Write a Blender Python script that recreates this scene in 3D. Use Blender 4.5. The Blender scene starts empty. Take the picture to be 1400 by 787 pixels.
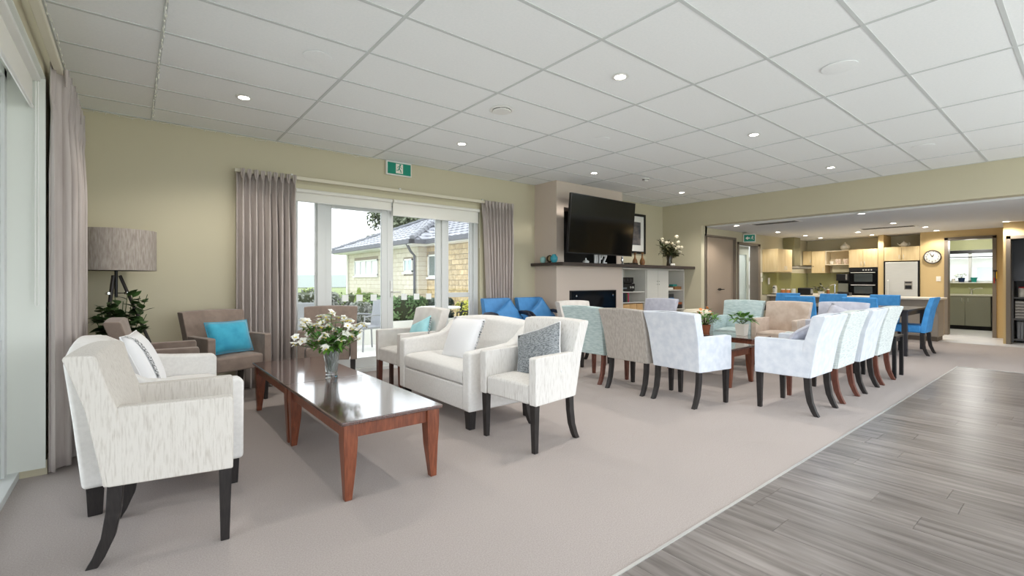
import bpy, bmesh, math, random
from mathutils import Vector, Matrix
R = math.radians
random.seed(7)
SC = bpy.context.scene
COL = SC.collection

# ------------------------------------------------------------------ camera
cam = bpy.data.cameras.new('camera')
cam_o = bpy.data.objects.new('camera', cam); COL.objects.link(cam_o)
cam.sensor_width = 36.0
cam.lens = 36.0 * 645.0 / 1400.0
cam.shift_y = -9.5 / 1400.0
cam.clip_end = 500
cam_o.location = (0, 0, 1.2)
cam_o.rotation_euler = (R(90), 0, -math.atan2(0.6277, 0.7785))
SC.camera = cam_o

# ------------------------------------------------------------------ world, exposure
w = bpy.data.worlds.new('overcast_sky'); SC.world = w
w.use_nodes = True
bgn = w.node_tree.nodes['Background']
bgn.inputs[0].default_value = (0.91, 0.955, 1.0, 1)
bgn.inputs[1].default_value = 1.0
SC.view_settings.view_transform = 'Standard'
SC.view_settings.look = 'None'
SC.view_settings.gamma = 1.0
SC.view_settings.use_curve_mapping = False
SC.view_settings.exposure = 1.95
SC.cycles.use_denoising = True
SC.cycles.max_bounces = 10
SC.cycles.diffuse_bounces = 6
SC.cycles.glossy_bounces = 4
SC.cycles.transparent_max_bounces = 16
DOWNLIGHT_W = 16.0
KITCHEN_W = 9.5

# ------------------------------------------------------------------ colour + material helpers
def lin(c):
    out = []
    for v in c:
        v = v / 255.0
        out.append(v / 12.92 if v <= 0.04045 else ((v + 0.055) / 1.055) ** 2.4)
    return tuple(out) + (1.0,)

MATS = {}
def mat(name, c, rough=0.6, metal=0.0, spec=0.4, c2=None, scale=8.0, stretch=(1, 1, 1), bump=0.0, bscale=None,
        coat=0.0, detail=4.0, rand=0.0, contrast=(0.35, 0.65), emit=0.0, trans=0.0, sheen=0.0):
    if name in MATS: return MATS[name]
    m = bpy.data.materials.new(name); m.use_nodes = True
    nt = m.node_tree; N = nt.nodes; L = nt.links
    b = N['Principled BSDF']
    b.inputs['Base Color'].default_value = lin(c)
    b.inputs['Roughness'].default_value = rough
    b.inputs['Metallic'].default_value = metal
    b.inputs['Specular IOR Level'].default_value = spec
    b.inputs['Coat Weight'].default_value = coat
    b.inputs['Coat Roughness'].default_value = 0.08
    b.inputs['Sheen Weight'].default_value = sheen
    if trans: b.inputs['Transmission Weight'].default_value = trans
    if emit:
        b.inputs['Emission Color'].default_value = lin(c); b.inputs['Emission Strength'].default_value = emit
    if c2 is not None or bump:
        tc = N.new('ShaderNodeTexCoord'); mp = N.new('ShaderNodeMapping')
        mp.inputs['Scale'].default_value = stretch
        src = tc.outputs['Object']
        if rand:
            oi = N.new('ShaderNodeObjectInfo'); ad = N.new('ShaderNodeVectorMath'); ad.operation = 'ADD'
            mu = N.new('ShaderNodeMath'); mu.operation = 'MULTIPLY'; mu.inputs[1].default_value = 37.0
            L.new(oi.outputs['Random'], mu.inputs[0]); L.new(src, ad.inputs[0]); L.new(mu.outputs[0], ad.inputs[1])
            src = ad.outputs[0]
        L.new(src, mp.inputs['Vector'])
    if c2 is not None:
        nz = N.new('ShaderNodeTexNoise'); nz.inputs['Scale'].default_value = scale; nz.inputs['Detail'].default_value = detail
        L.new(mp.outputs[0], nz.inputs['Vector'])
        cr = N.new('ShaderNodeValToRGB'); cr.color_ramp.elements[0].position = contrast[0]; cr.color_ramp.elements[1].position = contrast[1]
        cr.color_ramp.elements[0].color = lin(c); cr.color_ramp.elements[1].color = lin(c2)
        L.new(nz.outputs['Fac'], cr.inputs[0])
        colout = cr.outputs[0]
        if rand:
            hsv = N.new('ShaderNodeHueSaturation'); mr = N.new('ShaderNodeMapRange')
            mr.inputs['To Min'].default_value = 1 - rand; mr.inputs['To Max'].default_value = 1 + rand
            L.new(oi.outputs['Random'], mr.inputs[0]); L.new(mr.outputs[0], hsv.inputs['Value']); L.new(colout, hsv.inputs['Color'])
            colout = hsv.outputs[0]
        L.new(colout, b.inputs['Base Color'])
    if bump:
        nb = N.new('ShaderNodeTexNoise'); nb.inputs['Scale'].default_value = bscale or scale * 4; nb.inputs['Detail'].default_value = 3
        L.new(mp.outputs[0], nb.inputs['Vector'])
        bp = N.new('ShaderNodeBump'); bp.inputs['Strength'].default_value = bump; bp.inputs['Distance'].default_value = 0.01
        L.new(nb.outputs['Fac'], bp.inputs['Height']); L.new(bp.outputs[0], b.inputs['Normal'])
    MATS[name] = m
    return m

def glass_mat(name, tint=(1, 1, 1), gloss=0.06):
    if name in MATS: return MATS[name]
    m = bpy.data.materials.new(name); m.use_nodes = True
    nt = m.node_tree; N = nt.nodes; L = nt.links
    for n in list(N): N.remove(n)
    o = N.new('ShaderNodeOutputMaterial'); mx = N.new('ShaderNodeMixShader')
    t = N.new('ShaderNodeBsdfTransparent'); g = N.new('ShaderNodeBsdfGlossy'); fr = N.new('ShaderNodeFresnel')
    t.inputs[0].default_value = tint + (1,); g.inputs['Roughness'].default_value = 0.02
    fr.inputs[0].default_value = 1.35
    L.new(fr.outputs[0], mx.inputs[0]); L.new(t.outputs[0], mx.inputs[1]); L.new(g.outputs[0], mx.inputs[2]); L.new(mx.outputs[0], o.inputs[0])
    MATS[name] = m
    return m

# ------------------------------------------------------------------ mesh builder
class MB:
    def __init__(s): s.v = []; s.f = []
    def add(s, vs, fs):
        o = len(s.v); s.v += [tuple(p) for p in vs]; s.f += [tuple(i + o for i in f) for f in fs]; return s
    def box(s, x0, y0, z0, x1, y1, z1):
        if x0 > x1: x0, x1 = x1, x0
        if y0 > y1: y0, y1 = y1, y0
        if z0 > z1: z0, z1 = z1, z0
        return s.hexa([(x0, y0, z0), (x1, y0, z0), (x1, y1, z0), (x0, y1, z0)], [(x0, y0, z1), (x1, y0, z1), (x1, y1, z1), (x0, y1, z1)])
    def hexa(s, b, t):
        return s.add(list(b) + list(t), [(3, 2, 1, 0), (4, 5, 6, 7), (0, 1, 5, 4), (1, 2, 6, 5), (2, 3, 7, 6), (3, 0, 4, 7)])
    def prism(s, poly, a0, a1, axis='y', f0=None, f1=None):
        """poly: 2D list; extruded along axis from a0 to a1 (a0/a1 may be functions of the 2D point)"""
        g0 = a0 if callable(a0) else (lambda p: a0); g1 = a1 if callable(a1) else (lambda p: a1)
        def mk(p, a):
            if axis == 'y': return (p[0], a, p[1])
            if axis == 'x': return (a, p[0], p[1])
            return (p[0], p[1], a)
        n = len(poly)
        vs = [mk(p, g0(p)) for p in poly] + [mk(p, g1(p)) for p in poly]
        fs = [tuple(range(n)), tuple(range(2 * n - 1, n - 1, -1))] + [(i, i + n, (i + 1) % n + n, (i + 1) % n) for i in range(n)]
        return s.add(vs, fs)
    def tube(s, pts, r, n=8, closed=False):
        pts = [Vector(p) for p in pts]; m = len(pts)
        rs = r if isinstance(r, (list, tuple)) else [r] * m
        ring = []
        ref = Vector((0, 0, 1))
        t0 = (pts[1] - pts[0]).normalized()
        if abs(t0.dot(ref)) > 0.95: ref = Vector((1, 0, 0))
        u = t0.cross(ref).normalized()
        for i, p in enumerate(pts):
            a = pts[max(i - 1, 0)]; c = pts[min(i + 1, m - 1)]
            if closed: a = pts[(i - 1) % m]; c = pts[(i + 1) % m]
            t = (c - a).normalized()
            u = (u - t * u.dot(t)).normalized(); v = t.cross(u)
            ring.append([p + (u * math.cos(2 * math.pi * k / n) + v * math.sin(2 * math.pi * k / n)) * rs[i] for k in range(n)])
        vs = [q for rr in ring for q in rr]; fs = []
        for i in range(m if closed else m - 1):
            j = (i + 1) % m
            for k in range(n): fs.append((i * n + k, i * n + (k + 1) % n, j * n + (k + 1) % n, j * n + k))
        if not closed: fs += [tuple(range(n - 1, -1, -1)), tuple((m - 1) * n + k for k in range(n))]
        return s.add(vs, fs)
    def lathe(s, prof, n=16, c=(0, 0, 0), axis='z'):
        """prof [(r,z)] ; closed ends when r==0"""
        vs = []; fs = []; idx = []
        for r, z in prof:
            if r < 1e-6: idx.append([len(vs)]); vs.append((0, 0, z))
            else:
                idx.append(list(range(len(vs), len(vs) + n)))
                vs += [(r * math.cos(2 * math.pi * k / n), r * math.sin(2 * math.pi * k / n), z) for k in range(n)]
        for a, b in zip(idx, idx[1:]):
            for k in range(n):
                k2 = (k + 1) % n
                if len(a) == 1 and len(b) == 1: break
                if len(a) == 1: fs.append((a[0], b[k2], b[k]))
                elif len(b) == 1: fs.append((a[k], a[k2], b[0]))
                else: fs.append((a[k], a[k2], b[k2], b[k]))
        if len(idx[0]) > 1: fs.append(tuple(reversed(idx[0])))
        if len(idx[-1]) > 1: fs.append(tuple(idx[-1]))
        if axis == 'x': vs = [(z, x, y) for x, y, z in vs]
        if axis == 'y': vs = [(x, -z, y) for x, y, z in vs]
        return s.add([(x + c[0], y + c[1], z + c[2]) for x, y, z in vs], fs)
    def pillow(s, w, h, t, n=10, pw=2.6, mtx=None):
        """cushion in the local YZ plane (w along y, h along z), thickness t along x"""
        vs = []; fs = []
        for side in (1, -1):
            for i in range(n + 1):
                for j in range(n + 1):
                    a = -1 + 2 * i / n; b = -1 + 2 * j / n
                    k = max(0.0, (1 - abs(a) ** pw)) * max(0.0, (1 - abs(b) ** pw))
                    pin = 1 - 0.05 * (1 - abs(a)) * abs(b) ** 2 - 0.0
                    pin2 = 1 - 0.05 * (1 - abs(b)) * abs(a) ** 2
                    vs.append((side * (t / 2) * k ** 0.55, a * w / 2 * pin2, b * h / 2 * pin))
        m = (n + 1) * (n + 1)
        for i in range(n):
            for j in range(n):
                q = (i * (n + 1) + j, (i + 1) * (n + 1) + j, (i + 1) * (n + 1) + j + 1, i * (n + 1) + j + 1)
                fs.append(q); fs.append(tuple(x + m for x in reversed(q)))
        if mtx is not None: vs = [tuple(mtx @ Vector(p)) for p in vs]
        return s.add(vs, fs)
    def xf(s, m):
        s.v = [tuple(m @ Vector(p)) for p in s.v]; return s
    def mesh(s, name, smooth=True, weld=False, ang=40):
        me = bpy.data.meshes.new(name); me.from_pydata(s.v, [], s.f)
        if weld:
            bm = bmesh.new(); bm.from_mesh(me); bmesh.ops.remove_doubles(bm, verts=bm.verts, dist=1e-5); bm.to_mesh(me); bm.free()
        me.polygons.foreach_set('use_smooth', [smooth] * len(me.polygons))
        if smooth and ang: me.set_sharp_from_angle(angle=R(ang))
        me.update()
        return me
    def build(s, name, material, parent=None, bevel=0.0, seg=2, weld=False, ang=40, smooth=True, loc=None, rot=None, sub=0, recalc=True):
        me = s.mesh(name, smooth, weld, 0 if bevel else ang)
        if recalc:
            bm = bmesh.new(); bm.from_mesh(me); bmesh.ops.recalc_face_normals(bm, faces=bm.faces); bm.to_mesh(me); bm.free()
        return mkobj(name, me, material, parent, bevel, seg, loc, rot, sub)

def mkobj(name, me, material, parent=None, bevel=0.0, seg=2, loc=None, rot=None, sub=0):
    o = bpy.data.objects.new(name, me); COL.objects.link(o)
    if material is not None and not me.materials: me.materials.append(material)
    if parent is not None: o.parent = parent
    if loc is not None: o.location = loc
    if rot is not None: o.rotation_euler = rot
    if bevel:
        b = o.modifiers.new('bevel', 'BEVEL'); b.width = bevel; b.segments = seg; b.limit_method = 'ANGLE'; b.angle_limit = R(35); b.harden_normals = True
    if sub:
        m = o.modifiers.new('sub', 'SUBSURF'); m.levels = sub; m.render_levels = sub
    return o

def tag(o, label, cat, group=None):
    o['label'] = label; o['category'] = cat
    if group: o['group'] = group
    return o
def struct(o, label=None):
    o['kind'] = 'structure'
    if label: o['label'] = label
    return o
def stuff(o): o['kind'] = 'stuff'; return o
def thing(name, label, cat, loc=(0, 0, 0), rz=0.0, group=None):
    o = bpy.data.objects.new(name, None); COL.objects.link(o)
    o.empty_display_size = 0.1; o.location = loc; o.rotation_euler = (0, 0, rz)
    return tag(o, label, cat, group)
def dup(root, loc, rz, label, group=None):
    c = root.copy(); COL.objects.link(c); c.location = loc; c.rotation_euler = (0, 0, rz); c['label'] = label
    if group: c['group'] = group
    for ch in root.children:
        d = ch.copy(); COL.objects.link(d); d.parent = c
        for g in ch.children:
            e = g.copy(); COL.objects.link(e); e.parent = d
    return c
def bx(name, m, parent, *a, bevel=0.0, seg=2):
    return MB().box(*a).build(name, m, parent, bevel=bevel, seg=seg)
def text_mesh(txt, size, depth=0.002, align='CENTER'):
    cu = bpy.data.curves.new('t', 'FONT'); cu.body = txt; cu.size = size; cu.extrude = depth; cu.align_x = align; cu.align_y = 'CENTER'
    o = bpy.data.objects.new('t', cu); COL.objects.link(o)
    dg = bpy.context.evaluated_depsgraph_get()
    me = bpy.data.meshes.new_from_object(o.evaluated_get(dg))
    bpy.data.objects.remove(o); bpy.data.curves.remove(cu)
    me.materials.clear()
    return me

# ------------------------------------------------------------------ materials
WALL = mat('wall_paint', (198, 191, 166), 0.75, bump=0.02, bscale=120)
WALLP = mat('breast_paint', (208, 194, 182), 0.75, bump=0.02, bscale=120)
WALLK = mat('kitchen_paint', (206, 180, 130), 0.7)
CEIL = mat('ceiling_tile', (244, 246, 246), 0.9, c2=(240, 243, 243), scale=60, bump=0.05, bscale=300)
TBAR = mat('ceiling_bar', (203, 207, 206), 0.6)
CEILK = mat('kitchen_ceiling', (222, 224, 226), 0.85)
CARPET = mat('carpet', (171, 159, 153), 0.95, spec=0.1, c2=(188, 178, 173), scale=160, detail=6, bump=0.6, bscale=420, sheen=0.2)
VINYL = mat('vinyl_plank', (84, 77, 73), 0.32, spec=0.5, c2=(139, 132, 128), scale=5, stretch=(5.5, 0.42, 1), detail=10, rand=0.12, contrast=(0.28, 0.70))
SUBF = mat('subfloor', (70, 66, 63), 0.8)
ALU = mat('aluminium_strip', (205, 205, 202), 0.35, metal=0.6)
JOIN = mat('window_joinery', (214, 217, 216), 0.4)
WHITE = mat('white_paint', (232, 232, 228), 0.5)
BLIND = mat('roller_blind', (236, 234, 226), 0.8)
GLASS = glass_mat('window_glass', (0.84, 0.85, 0.85))
DGLASS = mat('dark_glass', (9, 10, 11), 0.14, spec=0.25)
SCREEN = mat('tv_screen', (6, 8, 9), 0.10, spec=0.5)
BLACKP = mat('black_plastic', (22, 22, 24), 0.4)
BLACKM = mat('black_matt', (12, 12, 13), 0.7)
CHAR = mat('mantel_wood', (58, 50, 46), 0.5, c2=(72, 62, 57), scale=12, stretch=(1, 12, 12))
CREAMCAB = mat('cabinet_paint', (214, 212, 204), 0.5)
TAUPE = mat('taupe_door', (170, 153, 136), 0.5)
FRAMET = mat('taupe_frame', (120, 110, 98), 0.5)
LEGB = mat('black_leg', (34, 31, 31), 0.4, c2=(46, 42, 41), scale=20, stretch=(6, 6, 1))
LEGR = mat('mahogany_leg', (88, 50, 40), 0.4, c2=(112, 66, 52), scale=16, stretch=(6, 6, 1))
TIMBER = mat('coffee_timber', (104, 56, 38), 0.32, c2=(134, 76, 52), scale=10, stretch=(8, 8, 1), spec=0.5)
TOPW = mat('coffee_top', (70, 42, 35), 0.16, c2=(86, 53, 43), scale=8, stretch=(9, 0.9, 9), spec=1.0, coat=1.0)
SOFA = mat('sofa_linen', (224, 222, 219), 0.9, c2=(231, 229, 226), scale=50, bump=0.15, bscale=500, sheen=0.15)
OAT = mat('oatmeal_fabric', (184, 177, 168), 0.9, c2=(211, 206, 199), scale=34, stretch=(4.5, 4.5, 0.45), detail=5, bump=0.12, bscale=200, sheen=0.1, contrast=(0.22, 0.52))
IVORY = mat('ivory_fabric', (196, 191, 185), 0.9, c2=(222, 219, 215), scale=34, stretch=(3, 3, 0.4), detail=5, bump=0.12, bscale=200, contrast=(0.25, 0.5))
GREYF = mat('stone_fabric', (164, 157, 150), 0.9, c2=(186, 180, 173), scale=24, stretch=(3, 3, 0.7), detail=6, bump=0.12, bscale=220)
BLUEW = mat('ice_blue_fabric', (206, 213, 224), 0.88, c2=(222, 227, 235), scale=14, stretch=(1, 1, 1), detail=6, bump=0.1, bscale=160)
MINT = mat('mint_weave', (192, 202, 202), 0.9, c2=(220, 227, 225), scale=26, stretch=(0.6, 0.6, 4.5), detail=5, bump=0.2, bscale=90, contrast=(0.32, 0.56))
TEAL = mat('duck_egg_fabric', (168, 190, 192), 0.9, c2=(200, 215, 215), scale=22, stretch=(0.6, 0.6, 4), detail=5, bump=0.15, bscale=100)
TANF = mat('tan_velour', (188, 168, 152), 0.85, c2=(206, 190, 176), scale=9, detail=4, sheen=0.3)
LAV = mat('lilac_grey_fabric', (186, 188, 202), 0.9, c2=(200, 202, 214), scale=16, bump=0.08, bscale=200)
BROWN = mat('mushroom_velour', (128, 112, 102), 0.85, c2=(142, 126, 115), scale=12, sheen=0.25)
MUSH = mat('pale_mushroom', (204, 199, 194), 0.88, c2=(214, 210, 205), scale=14, sheen=0.2)
BLUEV = mat('blue_vinyl', (62, 126, 184), 0.5, c2=(72, 138, 196), scale=10)
BLUES = mat('blue_slipcover', (62, 142, 208), 0.75, c2=(78, 156, 220), scale=12)
CURT = mat('curtain_cloth', (178, 168, 163), 0.85, c2=(190, 181, 176), scale=10, stretch=(3, 3, 0.3), sheen=0.2)
TURQ = mat('turquoise_velvet', (38, 150, 184), 0.7, c2=(60, 172, 202), scale=9, sheen=0.4)
AQUA = mat('aqua_cushion', (150, 204, 212), 0.8, c2=(166, 216, 222), scale=12)
WHC = mat('white_cushion', (238, 238, 240), 0.85)
GKNIT = mat('grey_knit', (92, 98, 103), 0.95, c2=(164, 168, 171), scale=60, stretch=(1, 1, 3), bump=0.4, bscale=120, contrast=(0.35, 0.62))
REVEAL = mat('window_reveal', (222, 225, 218), 0.6)
LACE = mat('lace_trim', (60, 64, 70), 0.6, c2=(220, 222, 224), scale=90, contrast=(0.42, 0.55))
CHROME = mat('chrome', (215, 217, 220), 0.15, metal=1.0)
STEEL = mat('stainless', (206, 206, 200), 0.34, metal=0.35, c2=(214, 214, 209), scale=4, stretch=(1, 1, 30))
SHADE = mat('lamp_linen', (150, 140, 132), 0.9, c2=(176, 168, 160), scale=26, stretch=(3, 3, 0.5), detail=5)
LEAF = mat('leaf_green', (34, 56, 28), 0.45, c2=(58, 86, 42), scale=6, rand=0.25)
LEAF2 = mat('leaf_bright', (64, 122, 44), 0.5, c2=(112, 160, 66), scale=9, rand=0.2)
PETAL = mat('white_petal', (244, 244, 238), 0.6)
YEL = mat('flower_yellow', (226, 206, 90), 0.6)
ORANGE = mat('flower_orange', (236, 158, 96), 0.6)
CRYSTAL = mat('crystal', (235, 240, 240), 0.03, trans=0.92, spec=0.6)
OAKV = mat('maple_cabinet', (208, 184, 138), 0.45, c2=(217, 195, 151), scale=6, stretch=(4, 4, 0.5))
BENCHG = mat('bench_panel', (150, 140, 128), 0.5)
BTOP = mat('bench_top', (228, 220, 206), 0.35)
OLIVE = mat('splashback', (148, 146, 96), 0.12, spec=0.6)
SAGE = mat('sage_paint', (160, 162, 124), 0.6)
GREYCAB = mat('grey_cabinet', (134, 134, 120), 0.5)
PORC = mat('porcelain', (236, 232, 222), 0.25)
EXITG = mat('exit_green', (0, 136, 112), 0.4)
BOOKP = mat('paper', (232, 228, 216), 0.8)
DARKWOOD = mat('dark_timber', (62, 38, 32), 0.35, c2=(80, 50, 42), scale=12, stretch=(6, 6, 1))
# ================================================================== STRUCTURE
H = 2.84; YB = 6.05; XL = -0.42; XR = 9.17; KH = 2.32
# ---- floor: carpet with a vinyl plank area let in
fl = MB()
fl.box(-0.62, 1.23, -0.12, 12.5, 6.25, 0.0).box(9.02, -1.5, -0.12, 12.5, 1.23, 0.0)
floor = struct(fl.build('floor', CARPET), 'beige pink cut pile carpet of the lounge')
bx('underlay', SUBF, floor, -0.62, -1.5, -0.12, 9.02, 1.23, -0.006)
PL, PW = 1.219, 0.184
pm = MB().box(0, 0, -0.006, PW - 0.0015, PL - 0.0015, 0.0).mesh('plank', smooth=False)
col = 0; x = 9.02 - PW
while x > -0.7:
    off = random.uniform(0, PL); y = 1.23 - off
    if off < PL - 0.02:
        short = MB().box(0, 0, -0.006, PW - 0.0015, off - 0.0015, 0.0).mesh('plank', smooth=False)
        mkobj('plank', short, VINYL, floor, loc=(x, 1.23 - off, 0))
    lim = -0.25 if x > 1.0 else 0.6
    while y > lim:
        y -= PL
        mkobj('plank', pm, VINYL, floor, loc=(x, y, 0))
    x -= PW
tr = MB().box(-0.6, 1.223, 0, 9.027, 1.237, 0.004).box(9.013, -1.5, 0, 9.027, 1.237, 0.004)
struct(tr.build('trim_1', ALU), 'thin pale metal strip between carpet and vinyl planks')
kf = struct(bx('floor_kitchen', mat('pale_vinyl', (214, 214, 214), 0.35, c2=(202, 203, 206), scale=3), None, 12.5, -1.0, -0.12, 16.7, 5.3, 0.001), 'pale glossy vinyl floor of kitchen and scullery')
struct(bx('trim_2', ALU, None, 12.485, 1.14, 0, 12.515, 1.96, 0.004), 'pale metal strip where carpet meets kitchen floor')

# ---- walls
wb = MB().box(-0.62, YB, 0, 1.50, 6.25, 2.95).box(4.22, YB, 0, 9.40, 6.25, 2.95).box(1.50, YB, 2.31, 4.22, 6.25, 2.95)
struct(wb.build('wall_back', WALL), 'olive beige back wall around the glazed doors')
wl = MB().box(-0.62, 4.1, 0, XL, YB, 2.95).box(-0.62, -1.5, 2.46, XL, 4.1, 2.95)
struct(MB().box(-0.62, 4.088, 0.045, -0.415, 4.1, 2.46).box(-0.62, -1.5, 2.448, -0.415, 4.088, 2.46).build('trim_8', REVEAL), 'white lining of the left window reveal')
struct(wl.build('wall_left', WALL), 'beige left wall beside the tall window')
wr = MB().box(XR, 5.14, 0, 9.40, YB, 2.95).box(XR, -1.5, 2.35, 9.40, 5.14, 2.95)
struct(wr.build('wall_right', WALL), 'beige end wall with the bulkhead over the kitchen opening')
wk = MB().box(9.40, 5.14, 0, 9.33, 5.30, 2.5).box(9.33, 5.14, 2.15, 10.62, 5.30, 2.5).box(10.62, 5.14, 0, 10.74, 5.30, 2.5)
wk.box(10.74, 5.14, 2.06, 11.80, 5.30, 2.5).box(11.80, 5.14, 0, 15.0, 5.30, 2.5)
struct(wk.build('wall_kitchen_left', WALL), 'beige kitchen side wall with two doorways')
wc = MB().box(14.2, 2.13, 0, 14.40, 2.57, 2.5).box(14.2, 1.36, 2.14, 14.40, 2.13, 2.5).box(14.2, 0.5, 0, 14.40, 1.36, 2.5)
wc.box(14.2, 3.25, 0, 14.85, 3.36, 2.5).box(14.4, 2.50, 0, 14.85, 2.57, 2.5)
struct(wc.build('wall_kitchen_back', WALLK), 'warm ochre kitchen wall carrying the round clock')
struct(bx('wall_kitchen_rear', WALL, None, 14.85, 2.4, 0, 15.0, 5.14, 2.5), 'olive rear wall behind the kitchen units')
struct(MB().box(13.0, 1.06, 0, 13.1, 1.13, 2.5).box(13.0, 0.2, 2.03, 13.1, 1.06, 2.5).box(13.0, -1.0, 0, 13.1, 0.2, 2.5).box(13.1, 1.06, 0, 14.2, 1.13, 2.5).build('wall_pantry', WALLK), 'ochre wall around the storage cupboard opening')
struct(bx('wall_kitchen_right', WALL, None, 9.4, -1.1, 0, 13.0, -1.0, 2.5))
ck = MB().box(9.40, -1.0, KH, 15.0, 5.14, 2.5)
struct(ck.build('ceiling_kitchen', CEILK), 'lower flat white ceiling over dining and kitchen')

# ---- suspended ceiling: every tile is a part
ceil = struct(bx('ceiling', CEIL, None, -0.62, -1.5, 2.88, XR, YB, 2.95), 'white suspended tile ceiling')
gx = [XL] + [0.16 + 1.165 * k for k in range(8)] + [XR]
gy = [-1.395 + 0.585 * k for k in range(13)] + [YB]
tmesh = {}
for i in range(len(gx) - 1):
    for j in range(len(gy) - 1):
        a, b = gx[i + 1] - gx[i], gy[j + 1] - gy[j]
        k = (round(a, 3), round(b, 3))
        if k not in tmesh: tmesh[k] = MB().box(0.010, 0.010, 0, a - 0.010, b - 0.010, 0.016).mesh('ceiling_tile', smooth=False)
        mkobj('ceiling_tile', tmesh[k], CEIL, ceil, loc=(gx[i], gy[j], H + 0.003 + random.uniform(0, 0.002)))
for g in gx[1:-1]: bx('ceiling_bar', TBAR, ceil, g - 0.0105, -1.395, H - 0.001, g + 0.0105, YB, H + 0.012)
for g in gy[1:-1]: bx('ceiling_bar', TBAR, ceil, XL, g - 0.012, H, XR, g + 0.012, H + 0.0125)
bx('edge_bar', TBAR, ceil, XL, YB - 0.02, H - 0.002, XR, YB, H + 0.012)
bx('edge_bar', TBAR, ceil, XL, -1.395, H - 0.002, XL + 0.02, YB, H + 0.012)
bx('edge_bar', TBAR, ceil, XR - 0.02, -1.395, H - 0.002, XR, YB, H + 0.012)

# ---- skirtings
SK = mat('skirting', (196, 188, 164), 0.5)
struct(MB().box(XL, YB - 0.012, 0, 1.46, YB, 0.09).box(4.26, YB - 0.012, 0, 5.38, YB, 0.09).build('baseboard_back', SK))
struct(MB().box(XL, 4.1, 0, XL + 0.012, YB, 0.09).build('baseboard_left', SK))

# ---- back glazed doors
win = struct(MB().box(1.50, 6.08, 0, 1.56, 6.20, 2.31).box(4.14, 6.08, 0, 4.22, 6.20, 2.31).box(1.50, 6.08, 2.22, 4.22, 6.20, 2.31).box(1.50, 6.06, 0.0, 4.22, 6.22, 0.05)
             .box(1.80, 6.09, 0.05, 1.90, 6.19, 2.22).box(3.58, 6.09, 0.05, 3.66, 6.19, 2.22).build('window_1', JOIN, bevel=0.004), 'white framed glazed doors and side lights to the patio')
def leaf(x0, x1, stile=0.085, rail=0.09, y=6.14, mid=None, nm='door_leaf'):
    m = MB().box(x0, y - 0.02, 0.05, x0 + stile, y + 0.02, 2.22).box(x1 - stile, y - 0.02, 0.05, x1, y + 0.02, 2.22)
    m.box(x0 + stile, y - 0.02, 0.05, x1 - stile, y + 0.02, 0.05 + rail * 1.5).box(x0 + stile, y - 0.02, 2.22 - rail, x1 - stile, y + 0.02, 2.22)
    if mid: m.box(x0 + stile, y - 0.02, mid - 0.035, x1 - stile, y + 0.02, mid + 0.035)
    o = m.build(nm, JOIN, win, bevel=0.004)
    bx('pane', GLASS, o, x0 + stile, y - 0.003, 0.05 + rail, x1 - stile, y + 0.003, 2.22 - rail)
    return o
leaf(1.56, 1.80, 0.02, 0.03, nm='side_light')
d1 = leaf(1.90, 2.735)
d2 = leaf(2.735, 3.58)
leaf(3.66, 4.14, 0.05, 0.05, mid=0.99, nm='side_light')
hd = MB().box(2.775, 6.105, 0.98, 2.80, 6.12, 1.20).tube([(2.787, 6.11, 1.05), (2.787, 6.06, 1.05), (2.90, 6.055, 1.05)], 0.009)
hd.build('door_handle', STEEL, d2)
STK = mat('window_sticker', (240, 244, 242), 0.7)
for dd, xs in ((d1, (2.16, 2.35, 2.545)), (d2, (2.99, 3.185, 3.38))):
    for sx in xs: bx('window_sticker', STK, dd, sx - 0.042, 6.128, 0.935, sx + 0.042, 6.1365, 1.02)
struct(MB().box(1.44, 6.03, 0, 1.50, 6.06, 2.33).box(4.22, 6.03, 0, 4.28, 6.06, 2.33).box(1.44, 6.03, 2.31, 4.28, 6.06, 2.37).build('trim_3', mat('architrave', (206, 200, 172), 0.5)), 'cream architrave around the glazed doors')

# ---- roller blinds on the back doors, curtain rail
def blind(label, x0, x1, zt, zb):
    t = thing('roller_blind', label, 'blind', (x0, 6.0, zt))
    MB().tube([(0, 0.02, -0.02), (x1 - x0, 0.02, -0.02)], 0.025, 12).build('roller', BLIND, t)
    bx('fabric', BLIND, t, 0.005, 0.040, zb - zt, x1 - x0 - 0.005, 0.043, -0.02)
    MB().tube([(0.005, 0.0415, zb - zt), (x1 - x0 - 0.005, 0.0415, zb - zt)], 0.009, 8).build('bottom_rail', WHITE, t)
    MB().tube([(x1 - x0 - 0.015, 0.0, -0.02), (x1 - x0 - 0.012, -0.004, -0.6)], 0.0025, 5).build('pull_chain', WHITE, t)
blind('white roller blind over the left half of the patio doors', 1.53, 2.76, 2.31, 2.165)
blind('white roller blind over the right half of the patio doors', 2.775, 4.20, 2.31, 2.10)
def rail(label, pts):
    t = thing('curtain_rail', label, 'curtain rail', pts[0])
    o = Vector(pts[0]); q = [Vector(p) - o for p in pts]
    d = (q[-1] - q[0]).normalized(); s = d.cross(Vector((0, 0, 1)))
    m = MB()
    for a, b in zip(q, q[1:]):
        n = s * 0.02
        m.hexa([a - n, b - n, b + n, a + n], [p + Vector((0, 0, 0.04)) for p in (a - n, b - n, b + n, a + n)])
    m.build('track', mat('rail_cream', (216, 210, 190), 0.4), t, bevel=0.003)
    L = (q[-1] - q[0]).length
    for k in (0.15, 0.5, 0.85):
        p = q[0] + d * L * k
        MB().box(p.x - 0.012, p.y - 0.012, 0.04, p.x + 0.012, p.y + 0.012, 0.06).build('bracket', WHITE, t)
    return t
rail('cream curtain rail above the patio doors', [(0.88, 5.95, 2.40), (4.80, 5.95, 2.40)])
rail('cream curtain rail above the left hand window', [(-0.36, 5.55, 2.52), (-0.36, 1.0, 2.52)])

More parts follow.
